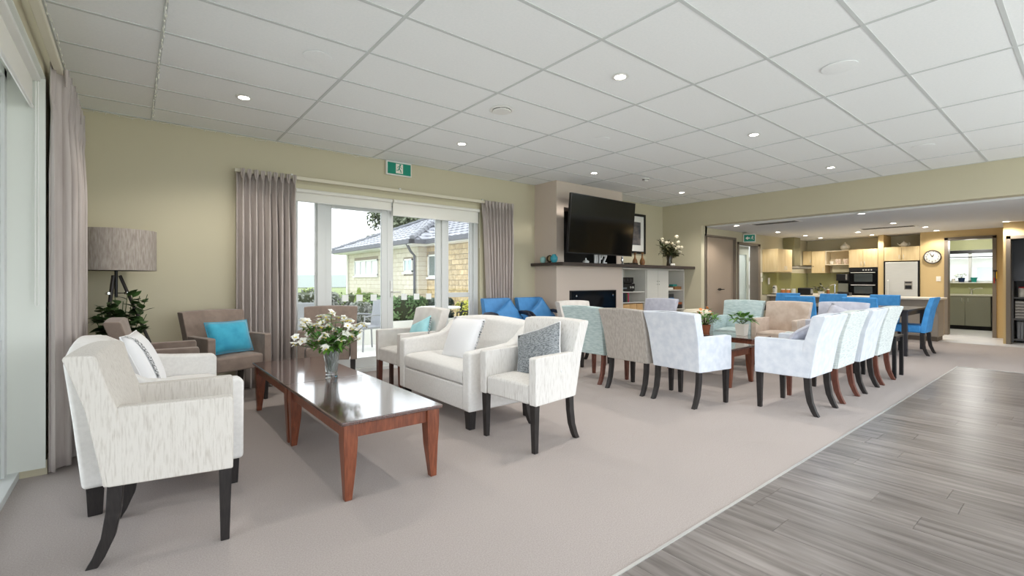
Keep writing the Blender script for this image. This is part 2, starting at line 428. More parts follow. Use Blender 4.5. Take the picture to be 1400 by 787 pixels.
# ---- curtains
def curtain(label, p0, p1, zt, zb, n, amp, seed, p0b=None, p1b=None):
    rnd = random.Random(seed)
    t = thing('curtain', label, 'curtain', (p0[0], p0[1], 0), 0, 'grey beige pleated curtains')
    P0, P1 = Vector((0, 0)), Vector((p1[0] - p0[0], p1[1] - p0[1]))
    B0 = Vector((p0b[0] - p0[0], p0b[1] - p0[1])) if p0b else P0
    B1 = Vector((p1b[0] - p0[0], p1b[1] - p0[1])) if p1b else P1
    nrm = Vector((-(P1 - P0).y, (P1 - P0).x)).normalized()
    NS, NZ = n * 10, 26
    ph = [rnd.uniform(-0.6, 0.6) for _ in range(n + 2)]; am = [rnd.uniform(0.65, 1.25) for _ in range(n + 2)]
    vs = []
    for j in range(NZ + 1):
        fz = j / NZ; z = zt + (zb - zt) * fz
        for i in range(NS + 1):
            s = i / NS; k = int(s * n); fr = s * n - k
            A = am[k] * (1 - fr) + am[k + 1] * fr; ps = ph[k] * (1 - fr) + ph[k + 1] * fr
            g = 0.55 if fz < 0.05 else (0.5 + 0.5 * min(1, (fz - 0.05) / 0.2))
            sn = math.sin(2 * math.pi * n * s + ps * fz * 2)
            off = amp * A * g * math.copysign(abs(sn) ** 0.75, sn)
            off += amp * 0.35 * math.sin(4 * math.pi * n * s + 1.3) * (1 if fz < 0.09 else 0.35)
            base = (P0.lerp(B0, fz)).lerp(P1.lerp(B1, fz), s + (0.20 / n) * g * math.sin(4 * math.pi * n * s + 2 * ps * fz * 2) + 0.008 * math.sin(math.pi * n * s + fz * 3))
            q = base + nrm * off
            vs.append((q.x, q.y, z))
    fs = [(j * (NS + 1) + i, j * (NS + 1) + i + 1, (j + 1) * (NS + 1) + i + 1, (j + 1) * (NS + 1) + i) for j in range(NZ) for i in range(NS)]
    hz = 1
    o = MB().add(vs, [f for f in fs if True]).build('drape', CURT, t, ang=0)
    so = o.modifiers.new('s', 'SOLIDIFY'); so.thickness = 0.006
    # gathered heading tape with pinch pleats
    d = (P1 - P0).normalized(); hm = MB()
    for w_ in (-0.013, 0.0, 0.013):
        a = d * w_
        hm.tube([(a.x, a.y, zt - 0.002), (a.x, a.y, zt - 0.06), (a.x * 0.3, a.y * 0.3, zt - 0.11)], [0.009, 0.009, 0.006], 6)
    hme = hm.mesh('pinch_pleat'); hme.materials.append(CURT)
    for k in range(n):
        q = P0.lerp(P1, (k + 0.75) / n) - nrm * amp * 0.62
        mkobj('pinch_pleat', hme, CURT, t, loc=(q.x, q.y, 0))
    return t
curtain('grey beige curtain left of the patio doors', (0.90, 5.93), (1.50, 5.93), 2.44, 0.015, 9, 0.066, 3)
curtain('grey beige curtain right of the patio doors beside the fireplace', (4.20, 5.93), (4.78, 5.93), 2.44, 0.015, 9, 0.060, 5, (4.34, 5.93), (4.74, 5.93))
curtain('pale curtain hanging in the left hand corner window', (-0.365, 4.05), (-0.345, 5.26), 2.555, 0.015, 8, 0.060, 9)

# ---- left window
w2 = MB()
for yy in (4.06, 2.70, 1.40, 0.10, -1.2): w2.box(-0.66, yy - 0.045, 0, -0.58, yy + 0.045, 2.46)
w2.box(-0.66, -1.5, 0, -0.53, 4.1, 0.045).box(-0.66, -1.5, 2.40, -0.58, 4.1, 2.46).box(-0.65, -1.5, 0.79, -0.59, 4.1, 0.855)
win2 = struct(w2.build('window_2', JOIN, bevel=0.004), 'tall white framed window along the left wall')
ys = (4.015, 2.745, 2.655, 1.445, 1.355, 0.145, 0.055, -1.155)
for a, b in zip(ys[0::2], ys[1::2]):
    for z0, z1 in ((0.045, 0.79), (0.855, 2.40)): bx('pane', GLASS, win2, -0.623, b, z0, -0.617, a, z1)
    inner = MB().box(-0.645, a - 0.05, 0.045, -0.595, a, 2.40).box(-0.645, b, 0.045, -0.595, b + 0.05, 2.40).build('sash', JOIN, win2, bevel=0.003)
t = thing('roller_blind', 'white roller blind at the top of the left hand window', 'blind', (-0.47, 4.08, 2.46))
bx('headbox', WHITE, t, -0.035, -4.2, -0.035, 0.035, 0, 0.0, bevel=0.003)
bx('fabric', BLIND, t, -0.004, -4.19, -0.20, 0.0, -0.01, -0.03)
MB().tube([(-0.002, -4.19, -0.2), (-0.002, -0.01, -0.2)], 0.010, 8).build('bottom_rail', WHITE, t)
MB().tube([(0.015, -0.02, -0.04), (0.012, -0.02, -1.4), (0.02, -0.02, -1.42), (0.028, -0.02, -1.4), (0.025, -0.02, -0.04)], 0.0035, 6).build('pull_chain', WHITE, t)

# ---- chimney breast with niche, mantel shelf, fire
br = MB()
BX0, BX1, BY = 5.38, 7.07, 5.52
br.box(BX0, BY, 0, 5.55, YB, H).box(6.91, BY, 0, BX1, YB, H).box(5.55, BY, 2.42, 6.91, YB, H).box(5.55, BY, 1.02, 6.91, YB, 1.47)
br.box(5.55, BY, 0, 6.91, YB, 0.52).box(5.55, 5.80, 0.52, 6.91, YB, 1.02).box(5.55, BY, 0.52, 5.72, 5.80, 1.02).box(6.84, BY, 0.52, 6.91, 5.80, 1.02).box(5.55, 5.85, 1.47, 6.91, YB, 2.42)
breast = struct(br.build('wall_chimney', WALLP), 'pinkish beige chimney breast holding television and fire')
bx('niche_lining', BLACKM, breast, 5.55, 5.835, 1.50, 6.91, 5.852, 2.42)
bx('niche_lining', BLACKM, breast, 6.895, BY + 0.005, 1.50, 6.912, 5.84, 2.42)
bx('niche_lining', BLACKM, breast, 5.548, BY + 0.03, 1.50, 5.56, 5.84, 2.42)
ft = thing('gas_fire', 'black glass fronted fire set into the chimney breast', 'fireplace', (6.28, 5.5, 0.52))
bx('firebox', BLACKM, ft, -0.56, 0.03, 0.0, 0.56, 0.28, 0.50)
bx('glass_front', DGLASS, ft, -0.57, 0.0, 0.0, 0.57, 0.015, 0.505)
MB().box(-0.60, -0.004, -0.012, -0.575, 0.02, 0.515).box(0.57, -0.004, -0.012, 0.59, 0.02, 0.515).box(-0.60, -0.004, 0.505, 0.59, 0.02, 0.52).box(-0.60, -0.004, -0.02, 0.59, 0.02, 0.0).build('surround', BLACKP, ft)
for sx in (-0.46, 0.49): MB().lathe([(0, 0), (0.018, 0.004), (0.018, 0.012), (0, 0.014)], 12, (sx, 0.0, 0.43), 'y').build('glass_button', CHROME, ft)
for sx, sz in ((-0.14, 0.09), (0.02, 0.085)): bx('rating_label', STK, ft, sx - 0.045, -0.002, sz - 0.03, sx + 0.045, 0.001, sz + 0.035)
mt = MB().box(5.28, 5.27, 1.452, 9.165, 5.519, 1.50).box(5.28, 5.519, 1.452, 5.379, 6.045, 1.50).box(7.071, 5.519, 1.452, 9.165, 6.045, 1.50).box(5.56, 5.519, 1.471, 6.89, 5.83, 1.50)
tag(mt.build('mantel_shelf', CHAR, bevel=0.003), 'long dark timber mantel shelf running across chimney breast and cupboards', 'shelf')

# ---- built-in cupboards under the mantel
cab = thing('storage_cabinet', 'cream built in cupboard with open shelves right of the fire', 'cabinet', (7.075, 5.52, 0))
W_ = 2.09
fr = MB().box(0, 0, 0, 0.02, 0.52, 1.448).box(0.715, 0, 0, 0.735, 0.52, 1.448).box(1.47, 0, 0, 1.49, 0.52, 1.448).box(W_ - 0.02, 0, 0, W_, 0.52, 1.448)
fr.box(0, 0.50, 0, W_, 0.52, 1.448).box(0, 0, 1.42, W_, 0.52, 1.448).box(0, 0.03, 0, W_, 0.5, 0.08)
fr.build('carcass', CREAMCAB, cab)
for a, b, zz in ((0.02, 0.715, (0.25, 0.55, 0.80, 1.00)), (1.49, W_ - 0.02, (0.30, 0.62, 1.02))):
    for z in zz: bx('shelf', CREAMCAB, cab, a, 0.02, z - 0.018, b, 0.50, z)
for a, b, hx in ((0.737, 1.100, 1.07), (1.104, 1.468, 1.135)):
    d = bx('door', CREAMCAB, cab, a, -0.02, 0.05, b, -0.001, 1.418, bevel=0.003)
    for hz in (1.135, 1.195): MB().lathe([(0, 0), (0.012, 0.006), (0.009, 0.018), (0, 0.02)], 10, (hx, -0.02, hz), 'y').build('knob', STEEL, d)

# ---- kitchen side wall doors
dr = struct(MB().box(9.335, 5.18, 0.01, 10.615, 5.225, 2.14).build('door_1', TAUPE, bevel=0.003), 'closed taupe double door beside the cupboards')
for sx in (9.97, 10.03):
    MB().lathe([(0, 0), (0.026, 0.002), (0.026, 0.010), (0.010, 0.012), (0.010, 0.04), (0, 0.04)], 12, (sx, 5.18, 1.02), 'y').tube([(sx, 5.145, 1.02), (sx + (0.11 if sx > 10 else -0.11), 5.143, 1.02)], 0.009).build('lever_handle', BLACKP, dr)
struct(MB().box(9.30, 5.12, 0, 9.335, 5.24, 2.175).box(10.615, 5.12, 0, 10.65, 5.24, 2.175).box(9.30, 5.12, 2.14, 10.65, 5.24, 2.175).build('trim_4', FRAMET), 'taupe frame of the double door')
struct(MB().box(10.72, 5.11, 0, 10.76, 5.31, 2.08).box(11.72, 5.11, 0, 11.84, 5.31, 2.08).box(10.72, 5.11, 2.04, 11.84, 5.31, 2.09).build('trim_5', FRAMET), 'taupe frame of the doorway under the exit sign')
dg = struct(MB().box(10.78, 5.27, 0.01, 10.90, 5.31, 2.03).box(11.46, 5.27, 0.01, 11.58, 5.31, 2.03).box(10.90, 5.27, 0.01, 11.46, 5.31, 0.25).box(10.90, 5.27, 1.83, 11.46, 5.31, 2.03).build('door_2', mat('pale_door', (196, 202, 190), 0.5)), 'pale half glazed door to the hallway')
bx('pane', mat('frosted_glass', (236, 244, 240), 0.5, trans=0.85), dg, 10.90, 5.287, 0.25, 11.46, 5.293, 1.83)
for z in (0.45, 1.02, 1.68): bx('hinge', STEEL, dg, 11.58, 5.265, z, 11.62, 5.30, z + 0.09)
struct(MB().box(10.0, 7.4, 0, 13.0, 7.5, 2.6).box(10.0, 5.3, 0, 10.1, 7.4, 2.6).box(12.9, 5.3, 0, 13.0, 7.4, 2.6).build('wall_hallway', WHITE))
struct(bx('floor_hallway', CARPET, None, 10.0, 5.3, -0.1, 13.0, 7.5, 0.0))
# kitchen doorway frame, pantry frame
struct(MB().box(14.17, 2.09, 0, 14.42, 2.15, 2.16).box(14.17, 1.33, 0, 14.42, 1.39, 2.16).box(14.17, 1.33, 2.11, 14.42, 2.15, 2.17).build('trim_6', FRAMET), 'taupe frame of the scullery doorway')
struct(MB().box(12.97, 1.03, 0, 13.12, 1.09, 2.06).box(12.97, 0.2, 2.0, 13.12, 1.09, 2.06).build('trim_7', FRAMET), 'taupe frame of the storage cupboard opening')
# scullery shell
sw = MB().box(16.6, 0.7, 0, 16.7, 1.50, 2.5).box(16.6, 2.46, 0, 16.7, 3.1, 2.5).box(16.6, 1.50, 0, 16.7, 2.46, 1.17).box(16.6, 1.50, 1.99, 16.7, 2.46, 2.5)
struct(bx('wall_scullery_left', SAGE, None, 14.86, 3.0, 0, 16.6, 3.1, 2.5)); struct(bx('wall_scullery_right', SAGE, None, 14.4, 0.7, 0, 16.6, 0.8, 2.5))
struct(sw.build('wall_scullery', SAGE), 'sage green scullery wall around the window')
struct(bx('ceiling_scullery', CEILK, None, 14.4, 0.7, 2.34, 16.7, 3.1, 2.5))
w3 = struct(MB().box(16.6, 1.50, 1.17, 16.66, 1.54, 1.99).box(16.6, 2.42, 1.17, 16.66, 2.46, 1.99).box(16.6, 1.50, 1.17, 16.66, 2.46, 1.21).box(16.6, 1.50, 1.95, 16.66, 2.46, 1.99).box(16.6, 2.0, 1.17, 16.66, 2.06, 1.99).build('window_3', JOIN), 'white scullery window above the sink')
bx('pane', GLASS, w3, 16.63, 1.54, 1.21, 16.635, 2.0, 1.95); bx('pane', GLASS, w3, 16.63, 2.06, 1.21, 16.635, 2.42, 1.95)
bx('sill', WHITE, w3, 16.48, 1.48, 1.15, 16.60, 2.48, 1.17)
tag(MB().box(16.56, 1.50, 1.90, 16.59, 2.46, 1.985).box(16.565, 1.52, 1.80, 16.58, 2.44, 1.82).build('window_blind', BLACKP), 'dark rolled blind across the scullery window', 'blind')
# pantry recess
struct(MB().box(13.9, 0.0, 0, 14.0, 1.06, 2.4).box(13.1, 0.0, 0, 13.9, 0.1, 2.4).build('wall_pantry_back', mat('grey_interior', (120, 120, 122), 0.7)))
# ================================================================== FURNITURE
_cache = {}
def part(key, fn, name, m, parent, bevel=0.0, seg=3, ang=40, sub=0):
    k = (key, m.name)
    if k not in _cache:
        me = fn().mesh(name, True, False, 0 if bevel else ang)
        bm = bmesh.new(); bm.from_mesh(me); bmesh.ops.recalc_face_normals(bm, faces=bm.faces); bm.to_mesh(me); bm.free()
        me.materials.append(m); _cache[k] = me
    return mkobj(name, _cache[k], m, parent, bevel, seg, sub=sub)

# ---- upholstered armchair, forward = +x, origin on the floor
def _arm(s):
    def f():
        yo = lambda p: s * (0.285 + 0.035 * (p[0] + 0.05) / 0.32 * 0.55)
        yi = lambda p: s * (0.222 + 0.012 * (p[0] + 0.05) / 0.32)
        poly = [(0.27, 0.335), (0.272, 0.50), (0.272, 0.655), (0.262, 0.668), (0.0, 0.668), (-0.236, 0.668), (-0.210, 0.50), (-0.184, 0.335)]
        return MB().prism(poly, yi, yo, 'y')
    return f
def _back():
    m = MB()
    # upper back: slightly crowned slab
    n = 8; vs = []; prof = [(-0.198, 0.335), (-0.224, 0.50), (-0.252, 0.664), (-0.286, 0.78), (-0.322, 0.885), (-0.312, 0.897), (-0.225, 0.893), (-0.212, 0.88), (-0.185, 0.77), (-0.150, 0.664), (-0.115, 0.48), (-0.10, 0.335)]
    k = len(prof)
    for i in range(n + 1):
        a = -1 + 2 * i / n
        for j, (x, z) in enumerate(prof):
            wd = 0.270 + 0.028 * (z - 0.335) / 0.56
            crown = 0.012 * (1 - a * a) if j in (4, 5, 6, 7) else 0
            bulge = 0.014 * (1 - a * a) if j in (8, 9) else 0
            vs.append((x + bulge, a * wd, z + crown))
    fs = [(i * k + j, i * k + (j + 1) % k, (i + 1) * k + (j + 1) % k, (i + 1) * k + j) for i in range(n) for j in range(k)]
    fs += [tuple(range(k)), tuple(n * k + j for j in reversed(range(k)))]
    return m.add(vs, fs)
def _seat():
    n = 6; m = MB(); vs = []
    for j in range(n + 1):
        b = -1 + 2 * j / n
        for i in range(n + 1):
            a = -1 + 2 * i / n
            vs.append((0.078 + a * 0.190, b * 0.226, 0.472 + 0.026 * (1 - a ** 4) * (1 - b ** 4)))
    base = len(vs)
    vs += [(-0.112, -0.226, 0.335), (0.268, -0.226, 0.335), (0.268, 0.226, 0.335), (-0.112, 0.226, 0.335)]
    g = lambda i, j: j * (n + 1) + i
    fs = [(g(i, j), g(i + 1, j), g(i + 1, j + 1), g(i, j + 1)) for i in range(n) for j in range(n)]
    fs += [(base + 3, base + 2, base + 1, base)]
    fs += [tuple([base, base + 1] + [g(i, 0) for i in range(n, -1, -1)])]
    fs += [tuple([base + 2, base + 3] + [g(i, n) for i in range(0, n + 1)])]
    fs += [tuple([base + 1, base + 2] + [g(n, j) for j in range(n, -1, -1)])]
    fs += [tuple([base + 3, base] + [g(0, j) for j in range(0, n + 1)])]
    return m.add(vs, fs)
def _fleg(s):
    def f():
        y = s * 0.262; a, b = 0.026, 0.018
        t = [(0.24 - a, y - a, 0.345), (0.24 + a, y - a, 0.345), (0.24 + a, y + a, 0.345), (0.24 - a, y + a, 0.345)]
        c = [(0.238 - b, y - b, 0), (0.238 + b, y - b, 0), (0.238 + b, y + b, 0), (0.238 - b, y + b, 0)]
        return MB().hexa(c, t)
    return f
def _rleg(s):
    def f():
        y = s * 0.238; m = MB(); pts = [(-0.160, 0.345, 0.027), (-0.166, 0.23, 0.026), (-0.184, 0.12, 0.024), (-0.215, 0.04, 0.022), (-0.238, 0.0, 0.021)]
        vs = []
        for x, z, r in pts: vs += [(x - r, y - 0.02, z), (x + r, y - 0.02, z), (x + r, y + 0.02, z), (x - r, y + 0.02, z)]
        fs = [(0, 1, 2, 3)]
        for i in range(len(pts) - 1):
            for k in range(4): fs.append((i * 4 + k, i * 4 + (k + 1) % 4, (i + 1) * 4 + (k + 1) % 4, (i + 1) * 4 + k))
        o = (len(pts) - 1) * 4; fs.append((o + 3, o + 2, o + 1, o))
        return m.add(vs, fs)
    return f
def armchair(label, x, y, deg, fab, leg, group=None, seatfab=None):
    t = thing('armchair', label, 'armchair', (x, y, 0), R(deg), group)
    part('seat', _seat, 'seat', seatfab or fab, t, 0.018, 3)
    part('back', _back, 'backrest', fab, t, 0.012, 3)
    for s in (1, -1): part(('arm', s), _arm(s), 'arm', fab, t, 0.016, 3)
    for s in (1, -1): part(('fl', s), _fleg(s), 'leg', leg, t, 0.003, 1)
    for s in (1, -1): part(('rl', s), _rleg(s), 'leg', leg, t, 0.003, 1)
    return t

armchair('oatmeal streaked armchair in the left foreground next to the window', 0.14, 2.845, -8, OAT, LEGB)
armchair('ivory armchair holding the grey knitted cushion, right of the front coffee table', 2.405, 2.735, 184, IVORY, LEGB)
armchair('pale grey armchair holding the aqua cushion, beyond the right hand sofa', 2.37, 4.70, 180, MUSH, LEGR)
armchair('mushroom brown armchair holding the turquoise cushion beside the left curtain', 0.735, 5.46, -70, BROWN, LEGB)
armchair('mushroom brown armchair in front of the patio doors behind the flowers', 1.76, 5.50, -112, BROWN, LEGB)
armchair('mushroom brown armchair between the left sofa and the tripod lamp', 0.17, 4.85, -3, BROWN, LEGB)
armchair('stone grey armchair seen from behind, between teal and ice blue chairs', 4.39, 3.21, -2, GREYF, LEGB)
armchair('ice blue armchair seen from behind in front of the second coffee tables', 4.365, 2.59, -5, BLUEW, LEGB)
armchair('duck egg armchair seen from behind, left of the stone grey one', 4.46, 3.86, 0, TEAL, LEGR)
armchair('ice blue armchair nearest the vinyl floor, first of the row facing away', 4.95, 1.79, 90, BLUEW, LEGB)
armchair('mint woven armchair second in the row along the vinyl floor', 5.655, 1.80, 91, MINT, LEGR)
armchair('ice blue armchair third in the row along the vinyl floor', 6.32, 1.79, 91, BLUEW, LEGB)
armchair('mint woven armchair last in the row along the vinyl floor', 6.98, 1.79, 90, MINT, LEGR)
armchair('duck egg armchair facing the room near the taupe double door', 7.19, 3.45, 182, TEAL, LEGR)
armchair('tan velour armchair facing the room in front of the dining chairs', 7.22, 2.83, 180, TANF, LEGR)
armchair('lilac grey armchair facing the room with a folded cushion on its back', 7.57, 2.25, 180, LAV, LEGB)
armchair('lilac grey armchair near the built in cupboard, half hidden', 6.83, 4.70, 180, LAV, LEGB)
armchair('pale grey armchair in front of the fire, half hidden', 5.17, 4.72, -95, MUSH, LEGB)

# ---- cushions
def cushion(label, w_, h_, th, loc, rot, m, back=None, trim=None, trim_edge='y'):
    """pillow standing in local YZ plane"""
    t = thing('cushion', label, 'cushion', loc)
    t.rotation_euler = rot
    k = MB().pillow(w_, h_, th).build('cover', m, t, weld=True, ang=0)
    MB().tube([(0, -w_ / 2, -h_ / 2), (0, 0, -h_ / 2 * 0.95), (0, w_ / 2, -h_ / 2), (0, w_ / 2 * 0.95, 0), (0, w_ / 2, h_ / 2), (0, 0, h_ / 2 * 0.95), (0, -w_ / 2, h_ / 2), (0, -w_ / 2 * 0.95, 0)], 0.004, 6, closed=True).build('piping', back or m, t)
    return t
def band(t, w_, h_, th, y0, y1, m, name='lace_band'):
    n = 10; vs = []; fs = []
    for i in range(n + 1):
        b = -1 + 2 * i / n
        for yy in (y0, y1):
            a = yy / (w_ / 2)
            k = max(0, 1 - abs(a) ** 2.6) * max(0, 1 - abs(b) ** 2.6)
            vs.append((th / 2 * k ** 0.55 + 0.003, yy, b * h_ / 2 * 0.97))
    for i in range(n): fs.append((2 * i, 2 * i + 1, 2 * i + 3, 2 * i + 2))
    MB().add(vs, fs).build(name, m, t, recalc=False)
def fringe(t, pts, n, m):
    mm = MB()
    for i in range(n):
        p = Vector(pts[0]).lerp(Vector(pts[1]), (i + 0.5) / n)
        mm.lathe([(0, -0.012), (0.010, -0.004), (0.010, 0.004), (0, 0.012)], 6, p)
    mm.build('bead_fringe', m, t)
c = cushion('white cushion with a sequin band on the left sofa', 0.46, 0.44, 0.15, (0.065, 3.93, 0.655), (R(0), R(-22), R(-10)), WHC)
band(c, 0.46, 0.44, 0.15, -0.15, -0.11, LACE)
c = cushion('plain white cushion with dark beaded edge on the right sofa', 0.44, 0.42, 0.14, (2.40, 3.72, 0.66), (0, R(-24), R(186)), WHC)
fringe(c, ((0.0, 0.225, -0.2), (0.0, 0.225, 0.2)), 16, LACE)
c = cushion('grey knitted cushion with white back on the ivory armchair', 0.44, 0.40, 0.15, (2.455, 2.72, 0.645), (R(20), R(-22), R(184)), GKNIT, WHC)
c = cushion('aqua cushion with dark beaded edge on the pale grey armchair', 0.36, 0.34, 0.13, (2.42, 4.60, 0.62), (R(22), R(-22), R(180)), AQUA)
fringe(c, ((0.0, 0.185, -0.15), (0.0, 0.185, 0.15)), 12, LACE)
cushion('turquoise velvet cushion on the brown armchair by the curtain', 0.42, 0.32, 0.14, (0.745, 5.32, 0.655), (0, R(-20), R(-66)), TURQ)
cushion('lilac cushion leaning in the first ice blue armchair of the row', 0.44, 0.42, 0.13, (4.96, 1.80, 0.61), (R(-16), R(-34), R(90)), LAV)
cushion('lilac cushion leaning on the lilac grey armchair', 0.44, 0.40, 0.12, (7.60, 2.22, 0.64), (R(-22), R(-20), R(180)), LAV)

# ---- two-seat sofa
SW = 0.625
def _sofa_arm(s):
    def f():
        poly = [(0.39, 0.15), (0.392, 0.60), (0.378, 0.628), (0.10, 0.648), (-0.06, 0.668), (-0.14, 0.715), (-0.20, 0.775), (-0.27, 0.815), (-0.36, 0.825), (-0.395, 0.80), (-0.36, 0.50), (-0.325, 0.15)]
        return MB().prism(poly, s * 0.525, s * 0.628, 'y')
    return f
def _sofa_back():
    prof = [(-0.325, 0.16), (-0.362, 0.50), (-0.400, 0.80), (-0.385, 0.828), (-0.29, 0.828), (-0.262, 0.80), (-0.175, 0.50), (-0.13, 0.36), (-0.13, 0.16)]
    n = 16; k = len(prof); vs = []
    for i in range(n + 1):
        a = -1 + 2 * i / n
        for j, (x, z) in enumerate(prof):
            top = 0.028 * (1 - a * a) if j in (2, 3, 4, 5) else 0
            vs.append((x + (0.02 * (1 - a ** 4) if j in (5, 6) else 0), a * 0.528, z + top))
    fs = [(i * k + j, i * k + (j + 1) % k, (i + 1) * k + (j + 1) % k, (i + 1) * k + j) for i in range(n) for j in range(k)]
    fs += [tuple(range(k)), tuple(n * k + j for j in reversed(range(k)))]
    return MB().add(vs, fs)
def _sofa_seat():
    m = MB(); n = 12; prof = [(-0.15, 0.36), (-0.15, 0.462), (-0.05, 0.484), (0.12, 0.492), (0.33, 0.486), (0.382, 0.47), (0.393, 0.42), (0.384, 0.365), (0.37, 0.358)]
    k = len(prof); vs = []
    for i in range(n + 1):
        a = -1 + 2 * i / n
        for j, (x, z) in enumerate(prof): vs.append((x, a * 0.52, z + (0.016 * (1 - a ** 4) if 1 <= j <= 4 else 0)))
    fs = [(i * k + j, i * k + (j + 1) % k, (i + 1) * k + (j + 1) % k, (i + 1) * k + j) for i in range(n) for j in range(k)]
    fs += [tuple(range(k)), tuple(n * k + j for j in reversed(range(k)))]
    return m.add(vs, fs)
def sofa(label, x, y, deg):
    t = thing('sofa', label, 'sofa', (x, y, 0), R(deg), 'white linen two seat sofas')
    part('sofabase', lambda: MB().box(-0.33, -0.524, 0.152, 0.382, 0.524, 0.352), 'base', SOFA, t, 0.012)
    part('sofaback', _sofa_back, 'backrest', SOFA, t, 0.014)
    for s in (1, -1): part(('sofaarm', s), _sofa_arm(s), 'arm', SOFA, t, 0.022, 4)
    part('sofaseat', _sofa_seat, 'seat_cushion', SOFA, t, 0.012)
    for sx in (0.335, -0.275):
        for sy in (0.565, -0.565):
            def lg(sx=sx, sy=sy):
                a, b = 0.036, 0.029
                return MB().hexa([(sx - b, sy - b, 0), (sx + b, sy - b, 0), (sx + b, sy + b, 0), (sx - b, sy + b, 0)], [(sx - a, sy - a, 0.155), (sx + a, sy - a, 0.155), (sx + a, sy + a, 0.155), (sx - a, sy + a, 0.155)])
            part(('sofaleg', sx, sy), lg, 'leg', LEGB, t, 0.003, 1)
    return t
sofa('white two seat sofa under the left window behind the oatmeal armchair', 0.13, 3.81, 0)
sofa('white two seat sofa right of the flower vase table', 2.475, 3.757, 180)

# ---- coffee tables (long side along y), origin floor centre
def ctable(label, x, y, deg, L=1.2, Wd=0.62, h=0.44):
    t = thing('coffee_table', label, 'coffee table', (x, y, 0), R(deg), 'mahogany coffee tables')
    bx('table_top', TOPW, t, -Wd / 2, -L / 2, h - 0.022, Wd / 2, L / 2, h, bevel=0.005)
    e = 0.045
    for s in (1, -1):
        bx('apron', TIMBER, t, -Wd / 2 + e + 0.045, s * (L / 2 - e) - 0.012, h - 0.10, Wd / 2 - e - 0.045, s * (L / 2 - e) + 0.012, h - 0.0225)
        bx('apron', TIMBER, t, s * (Wd / 2 - e) - 0.012, -L / 2 + e + 0.045, h - 0.10, s * (Wd / 2 - e) + 0.012, L / 2 - e - 0.045, h - 0.0225)
        for q in (1, -1):
            cx, cy = s * (Wd / 2 - 0.055), q * (L / 2 - 0.055)
            ix, iy = -s, -q
            pts = [(0.0, h - 0.0225, 0.080), (0, h - 0.12, 0.080), (0, 0.20, 0.074), (0, 0, 0.052)]
            vs = []
            ox, oy = cx + s * 0.04, cy + q * 0.04
            for _, z, wd in pts:
                b = 0.0 if z > 0.2 else (0.006 if z > 0.05 else 0.012)
                X0, X1 = sorted((ox - s * b, ox - s * wd)); Y0, Y1 = sorted((oy - q * b, oy - q * wd))
                vs += [(X0, Y0, z), (X1, Y0, z), (X1, Y1, z), (X0, Y1, z)]
            fs = [(0, 1, 2, 3), (15, 14, 13, 12)] + [(i * 4 + k, i * 4 + (k + 1) % 4, (i + 1) * 4 + (k + 1) % 4, (i + 1) * 4 + k) for i in range(3) for k in range(4)]
            MB().add(vs, fs).build('leg', TIMBER, t, bevel=0.004)
    return t
ctable('mahogany coffee table in the left foreground, nearest to the camera', 1.185, 3.135, 0)
ctable('mahogany coffee table pushed end to end behind the foreground one', 1.185, 4.337, 0)
ctable('mahogany coffee table behind the ice blue armchairs, nearer one', 5.50, 3.15, 0)
ctable('mahogany coffee table carrying the potted green plant', 6.48, 3.38, 0, 1.2, 0.56, 0.455)

# ---- small side tables
def side_table(label, x0, y0, x1, y1, h, m):
    t = thing('side_table', label, 'side table', ((x0 + x1) / 2, (y0 + y1) / 2, 0))
    a, b = (x1 - x0) / 2, (y1 - y0) / 2
    bx('table_top', m, t, -a, -b, h - 0.025, a, b, h, bevel=0.004)
    MB().box(-a + 0.03, -b + 0.03, h - 0.08, a - 0.03, -b + 0.045, h - 0.025).box(-a + 0.03, b - 0.045, h - 0.08, a - 0.03, b - 0.03, h - 0.025).box(-a + 0.03, -b + 0.045, h - 0.08, -a + 0.045, b - 0.045, h - 0.025).box(a - 0.045, -b + 0.045, h - 0.08, a - 0.03, b - 0.045, h - 0.025).build('apron', m, t)
    for sx in (1, -1):
        for sy in (1, -1): bx('leg', m, t, sx * (a - 0.04) - (0.02 if sx > 0 else -0.02) * 0 - 0.02 + sx * 0.018, sy * (b - 0.04) - 0.02 + sy * 0.018, 0, sx * (a - 0.04) + 0.02 + sx * 0.018, sy * (b - 0.04) + 0.02 + sy * 0.018, h - 0.025, bevel=0.003)
    return t
side_table('small dark timber side table by the patio door', 2.28, 5.02, 2.70, 5.42, 0.50, DARKWOOD)
side_table('small black side table at the end of the chair row', 7.31, 1.55, 7.69, 1.91, 0.52, BLACKP)

